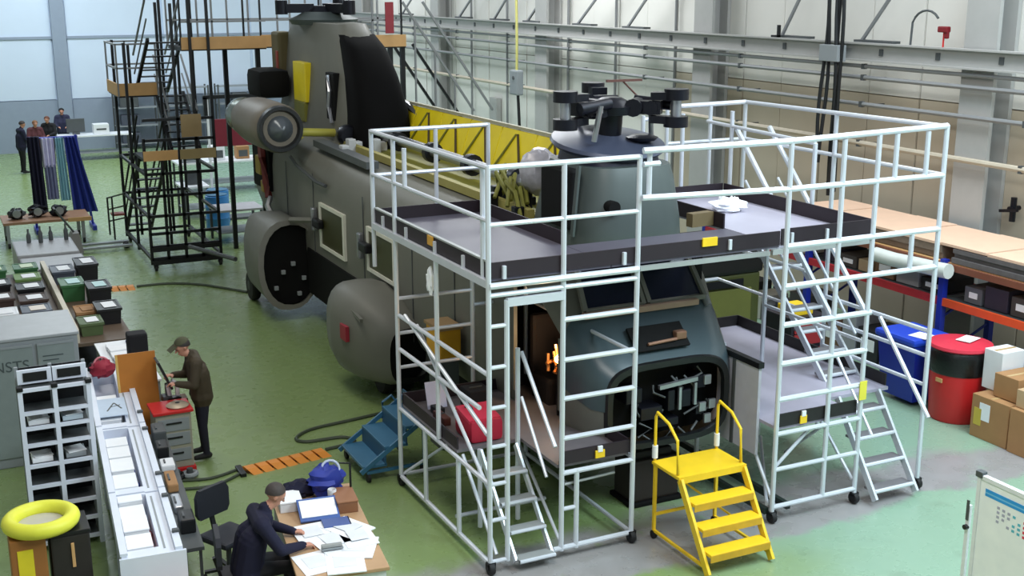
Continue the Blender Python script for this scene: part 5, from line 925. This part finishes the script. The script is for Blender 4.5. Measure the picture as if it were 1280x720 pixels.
def stander(label, x, y, f, mats, hair, h=1.0, rz=0):
    f = Vector(f).normalized(); s = f.cross(Vector((0, 0, 1))); P_ = lambda a, b, z: tuple(Vector((x, y, 0))+f*a+s*b+Vector((0, 0, z*h)))
    return person(label, (x, y, 0), dict(f=(f.x, f.y, -.3), pelvis=P_(0, 0, .95), chest=P_(.02, 0, 1.24), neck=P_(.05, 0, 1.5), head=P_(.1, 0, 1.62), shL=P_(.02, -.2, 1.42), shR=P_(.02, .2, 1.42), elL=P_(.1, -.27, 1.14), elR=P_(.1, .27, 1.14), wrL=P_(.32, -.15, 1.1), wrR=P_(.32, .15, 1.1), hipL=P_(0, -.1, .9), hipR=P_(0, .1, .9), knL=P_(.02, -.1, .5), knR=P_(.02, .1, .5), anL=P_(0, -.1, .1), anR=P_(0, .1, .1)), mats, .02, hair, None, False, 1.2)
stander('person in dark navy coat standing at far left, turned sideways', 2.95, 44.3, (1, .3, 0), [skinm, navy, blkcl, rubber], hairm, 1.03); stander('person in maroon top with brown hair behind navy coat', 3.5, 45.2, (.2, -1, 0), [skinm, mat('maroon', (84, 40, 46), .8), blkcl, rubber], mat('hair_brown', (122, 84, 54), .7), .98); stander('person in black jumper between maroon top and far table', 4.05, 46.1, (-.6, -1, 0), [skinm, blkcl, blkcl, rubber], mat('hair_auburn', (96, 56, 40), .7), 1.0); stander('dark-haired person behind table by the end wall', 4.72, 48.1, (-.1, -1, 0), [skinm, mat('navy_shirt', (40, 42, 70), .8), blkcl, rubber], mat('hair_black', (18, 16, 18), .7), 1.05)
# ================================================================== far left: rack, trolley, pallet truck, tables
br = thing('blue_rack', 'blue wheeled rack hung with navy sheets and a pale bag', 'rack', (3.1, 33.3, 0))
for x in (2.4, 3.8): part('upright', G().bar((x, 33.3, .1), (x-.25 if x > 3 else x, 33.3, 2.5), .06), blue, br); part('foot', G().box(x-.05, x+.05, 32.9, 33.7, 0, .12), blue, br)
part('top_bar', G().tube((2.35, 33.3, 2.45), (3.6, 33.3, 2.45), .03), blue, br)
def drape(x0, x1, x2, x3, z0, z1, mt_, name='hanging_sheet', ph=0):
    g = G(); rings = []
    for z, a, b in ((z1, x0, x1), (z0+(z1-z0)*.5, (x0+x2)/2, (x1+x3)/2), (z0, x2, x3)):
        top = [(a+(b-a)*k/12, 33.22+.05*math.sin(k*1.7+ph), z) for k in range(13)]; rings.append(top+[(p[0], p[1]+.1, z) for p in top[::-1]])
    part(name, g.loft(rings), mt_, br, True)
drape(2.35, 2.66, 2.38, 2.72, .5, 2.5, navy); drape(2.72, 3.0, 2.74, 3.02, .85, 1.75, mat('stripe_grey', (130, 136, 170), .6), ph=1); drape(2.68, 3.0, 2.7, 3.0, 1.7, 2.45, mat('pale_lilac', (206, 204, 232), .7), 'paper_bundle', 2); drape(3.04, 3.22, 3.06, 3.3, .8, 2.45, mat('cyan_bag', (150, 196, 210), .4), 'plastic_bag', 3); drape(3.26, 3.52, 3.34, 3.95, .45, 2.45, mat('blue_sheet', (26, 44, 128), .7), ph=4)
tr_ = thing('work_trolley', 'low wooden topped trolley in front of blue rack', 'trolley', (2.5, 31.9, 0)); part('top', G().box(1.5, 3.55, 31.4, 32.6, .58, .64), mat('trolley_wood', (150, 112, 86), .6), tr_); part('beam', G().box(3.0, 3.56, 31.36, 31.4, .56, .66), wood, tr_)
for x in (1.6, 3.35):
    for y in (31.45, 32.5): lg = part('leg', G().box(x-.04, x+.04, y-.04, y+.04, .12, .58), greym, tr_); part('castor', G().tube((x-.03, y, .07), (x+.03, y, .07), .07, 12), rubber, lg)
for k, (x, y, r, lab) in enumerate(((1.85, 31.9, .2, 'black tangled part at left of trolley'), (2.35, 32.0, .22, 'black machine part in middle of trolley'), (2.85, 31.9, .2, 'black machine part at right of trolley'))): o = thing('machine_part', lab, 'machine part', (x, y, .64), 'parts on the trolley'); part('casting', G().blob((x, y, .64+r*.7), r, .25, 9, 30+k, (1, .8, .7)), darkst if k else black, o); part('flange', G().tube((x, y-.22, .8), (x, y-.18, .8), .1, 12), steel, o)
pj = thing('pallet_truck', 'grey pallet truck with long low forks on far floor', 'pallet truck', (3.6, 30.2, 0)); [part('fork', G().box(3.1, 4.3, y, y+.14, .08, .13), greym, pj) for y in (30.0, 30.5)]; part('body', G().loft([[(2.75, 29.9, .05), (3.15, 29.9, .05), (3.15, 30.75, .05), (2.75, 30.75, .05)], [(2.95, 30.1, .5), (3.1, 30.1, .5), (3.1, 30.55, .5), (2.95, 30.55, .5)]]), mat('truck_grey', (110, 108, 104), .5), pj); part('handle', G().tube((3.0, 30.3, .5), (2.6, 30.3, 1.1), .025), greyd, pj); part('grip', G().bar((2.6, 30.1, 1.1), (2.6, 30.5, 1.1), .04), black, pj); [part('wheel', G().tube((x, 30.2, .07), (x, 30.45, .07), .07, 12), rubber, pj, True) for x in (2.95, 4.2)]
def table(x0, x1, y0, y1, z, label, mt_=white):
    t = thing('work_table', label, 'table', ((x0+x1)/2, (y0+y1)/2, 0)); part('top', G().box(x0, x1, y0, y1, z-.05, z), mt_, t)
    for x in (x0+.06, x1-.06):
        for y in (y0+.06, y1-.06): part('leg', G().box(x-.03, x+.03, y-.03, y+.03, 0, z-.05), greyd, t)
    part('lower_shelf', G().box(x0+.05, x1-.05, y0+.05, y1-.05, .25, .28), greym, t); return t
table(4.4, 7.0, 46.6, 47.5, .92, 'pale long table before the end wall'); table(6.9, 9.6, 37.5, 38.6, .95, 'white table behind black stairs, far right'); table(6.2, 6.95, 33.3, 34.3, .9, 'small pale table beneath the tail platform'); table(6.3, 7.5, 29.6, 30.6, .85, 'white trestle beside the tail under engine', mat('trestle', (176, 176, 182), .6))
o = thing('white_printer', 'white printer standing on the long far table', 'printer', (5.9, 47, .92)); part('case', G().rbox(5.65, 6.2, 46.75, 47.2, .922, 1.3, .02), white, o); part('slot', G().box(5.75, 6.1, 46.74, 46.76, 1.08, 1.14), greyd, o)
o = thing('grey_screen', 'grey office screen standing on table by wall column', 'screen', (5.0, 47.2, .92)); part('panel', G().rbox(4.75, 5.4, 47.15, 47.2, 1.0, 1.5, .02), greyd, o); part('foot', G().box(4.95, 5.2, 47.1, 47.3, .921, 1.0), greyd, o)
for k, (x, y, lab) in enumerate(((6.75, 31.6, 'bright blue drum under tail platform'), (6.95, 32.4, 'second blue drum farther under the tail'))): o = thing('blue_drum', lab, 'drum', (x, y, 0)); part('barrel', G().lathe((x, y, 0), [(.28, 0), (.3, .02), (.3, .3), (.31, .32), (.3, .34), (.3, .6), (.31, .62), (.3, .64), (.3, .9), (.27, .92)], 22), mat('drum_blue', (46, 120, 186), .45), o, True); part('lid', G().lathe((x, y, .92), [(.27, 0), (.28, .02), (.1, .025)], 22), cyanb, o)
for k, (x, y, z, s, mt_, lab) in enumerate(((7.3, 37.9, .95, .5, greym, 'grey unit on white table behind black stairs'), (8.2, 38, .95, .45, white, 'white carton on table behind black stairs'), (9.0, 38, .95, .4, card, 'brown carton on table behind black stairs'), (6.6, 33.8, .9, .35, greyd, 'dark machine on small pale table'))): o = thing('bench_unit', lab, 'box', (x, y, z)); part('case', G().rbox(x-s/2, x+s/2, y-s/2, y+s/2, z+.002, z+s, .02), mt_, o); part('front_plate', G().box(x-s*.35, x+s*.35, y-s/2-.008, y-s/2, z+.08, z+s*.7), greyd, o)
# grey racks along the end wall beneath the dock
for k, x in enumerate((7.6, 9.6, 11.6)):
    o = thing('steel_shelving', 'grey steel shelving at end wall, %s from the column' % ordn[k], 'shelving', (x, 49.3, 0), 'shelving at the end wall')
    for xx in (x-.8, x+.8):
        for yy in (49.0, 49.6): part('upright', G().box(xx-.03, xx+.03, yy-.03, yy+.03, 0, 2.4), greyd, o)
    for z in (.2, .9, 1.6, 2.3): part('shelf', G().box(x-.8, x+.8, 49.0, 49.6, z, z+.04), greym, o)
    for z in (.24, .94, 1.64): part('stored_case', G().rbox(x-.6+.2*k, x+.1+.15*k, 49.1, 49.5, z+.001, z+.4, .02), slate if z < 1 else greyd, o)
# ================================================================== things on the scaffold mid deck
o = thing('red_tool_bag', 'red tool bag on the left scaffold mid deck', 'bag', (5.6, 12.2, 1.12)); part('bag', G().rbox(5.3, 5.72, 11.95, 12.45, 1.122, 1.4, .06), mat('bag_crimson', (182, 30, 58), .6), o, True); part('flap', G().obox((5.5, 12.2, 1.41), (.4, .4, .04), Matrix.Rotation(.15, 3, 'X')), mat('bag_crimson2', (206, 52, 80), .55), o); part('handle', G().path([(5.4, 12.1, 1.4), (5.4, 12.15, 1.5), (5.4, 12.3, 1.5), (5.4, 12.35, 1.4)], .015), black, o, True)
o = thing('document_sheet', 'white instruction sheet propped on scaffold mid deck', 'paper', (5.35, 13.2, 1.12)); part('sheet', G().obox((5.4, 13.25, 1.32), (.26, .012, .34), Matrix.Rotation(-.3, 3, 'X')), mat('sheet_lilac', (214, 214, 238), .6), o); part('stand', G().obox((5.4, 13.33, 1.25), (.1, .012, .27), Matrix.Rotation(.4, 3, 'X')), greyd, o)
for k, (x, y, sx, sy, sz, mt_, lab) in enumerate(((5.3, 13.0, .12, .2, .1, black, 'black tool case beneath instruction sheet'), (5.55, 12.9, .2, .14, .08, mat('pale_lime', (206, 210, 150), .5), 'pale lime tape on scaffold mid deck'), (5.25, 12.65, .1, .35, .1, mat('tool_brown', (84, 44, 38), .6), 'brown tool roll at edge of mid deck'), (5.75, 13.0, .3, .3, .25, blkcl, 'black holdall farther in on the mid deck'))): o = thing('deck_tool', lab, 'tool', (x, y, 1.12)); part('body', G().rbox(x, x+sx, y, y+sy, 1.122, 1.12+sz, .015), mt_, o); part('handle', G().bar((x+sx*.2, y+sy/2, 1.125+sz), (x+sx*.8, y+sy/2, 1.125+sz), .02), greyd, o)
o = thing('yellow_crate', 'amber yellow crate hanging beside helicopter behind scaffold', 'crate', (6.18, 14.7, 0)); part('crate', G().rbox(5.98, 6.3, 14.5, 15.0, 1.32, 1.74, .03), mat('crate_amber', (220, 160, 30), .5), o); part('stand', G().box(6.0, 6.28, 14.55, 14.95, 0, 1.318), greyd, o); part('rim', G().box(5.96, 6.32, 14.48, 15.02, 1.74, 1.78), mat('rim_tan', (160, 130, 90), .6), o)

# ================================================================== dark ground equipment beyond the right scaffold tower
gcart = thing('ground_cart', 'large dark olive ground power cart behind right scaffold tower', 'cart', (11.9, 17.2, 0))
part('body', G().rbox(11.0, 12.8, 16.4, 18.2, .35, 1.45, .04), mat('cart_olive', (70, 74, 34), .55), gcart); part('hood', G().rbox(10.96, 12.84, 16.36, 18.24, 1.45, 1.85, .06), mat('cart_black', (20, 20, 18), .5), gcart)
for y in (16.55, 18.05):
    for x in (11.3, 12.5): part('wheel', G().lathe((x-.08, y, .24), [(.1, 0), (.22, .01), (.24, .05), (.24, .11), (.22, .15), (.1, .16)], 18, 'x'), rubber, gcart, True)
part('front_panel', G().rbox(11.2, 12.6, 16.36, 16.4, .6, 1.2, .01), mat('cart_panel', (104, 106, 52), .5), gcart); part('louvre', G().box(11.4, 12.4, 16.33, 16.36, 1.25, 1.38), black, gcart); part('tow_bar', G().tube((11.9, 16.4, .4), (11.9, 15.4, .25), .035), greyd, gcart)
tn = thing('tool_chest', 'black tall tool chest with red drawers behind stair tower', 'cabinet', (12.2, 14.2, 0))
part('body', G().rbox(11.9, 12.6, 14.4, 15.1, .1, 1.2, .02), mat('chest_black', (28, 24, 34), .5), tn)
for z in (.25, .5, .75, .95): part('drawer', G().rbox(11.95, 12.55, 14.375, 14.402, z, z+.18, .006), mat('drawer_red', (150, 40, 44), .5), tn)
part('base', G().rbox(11.92, 12.58, 14.42, 15.08, 0, .1, .01), rubber, tn); part('yellow_case', G().rbox(12.0, 12.4, 14.5, 14.9, 1.2, 1.34, .02), yel, tn)
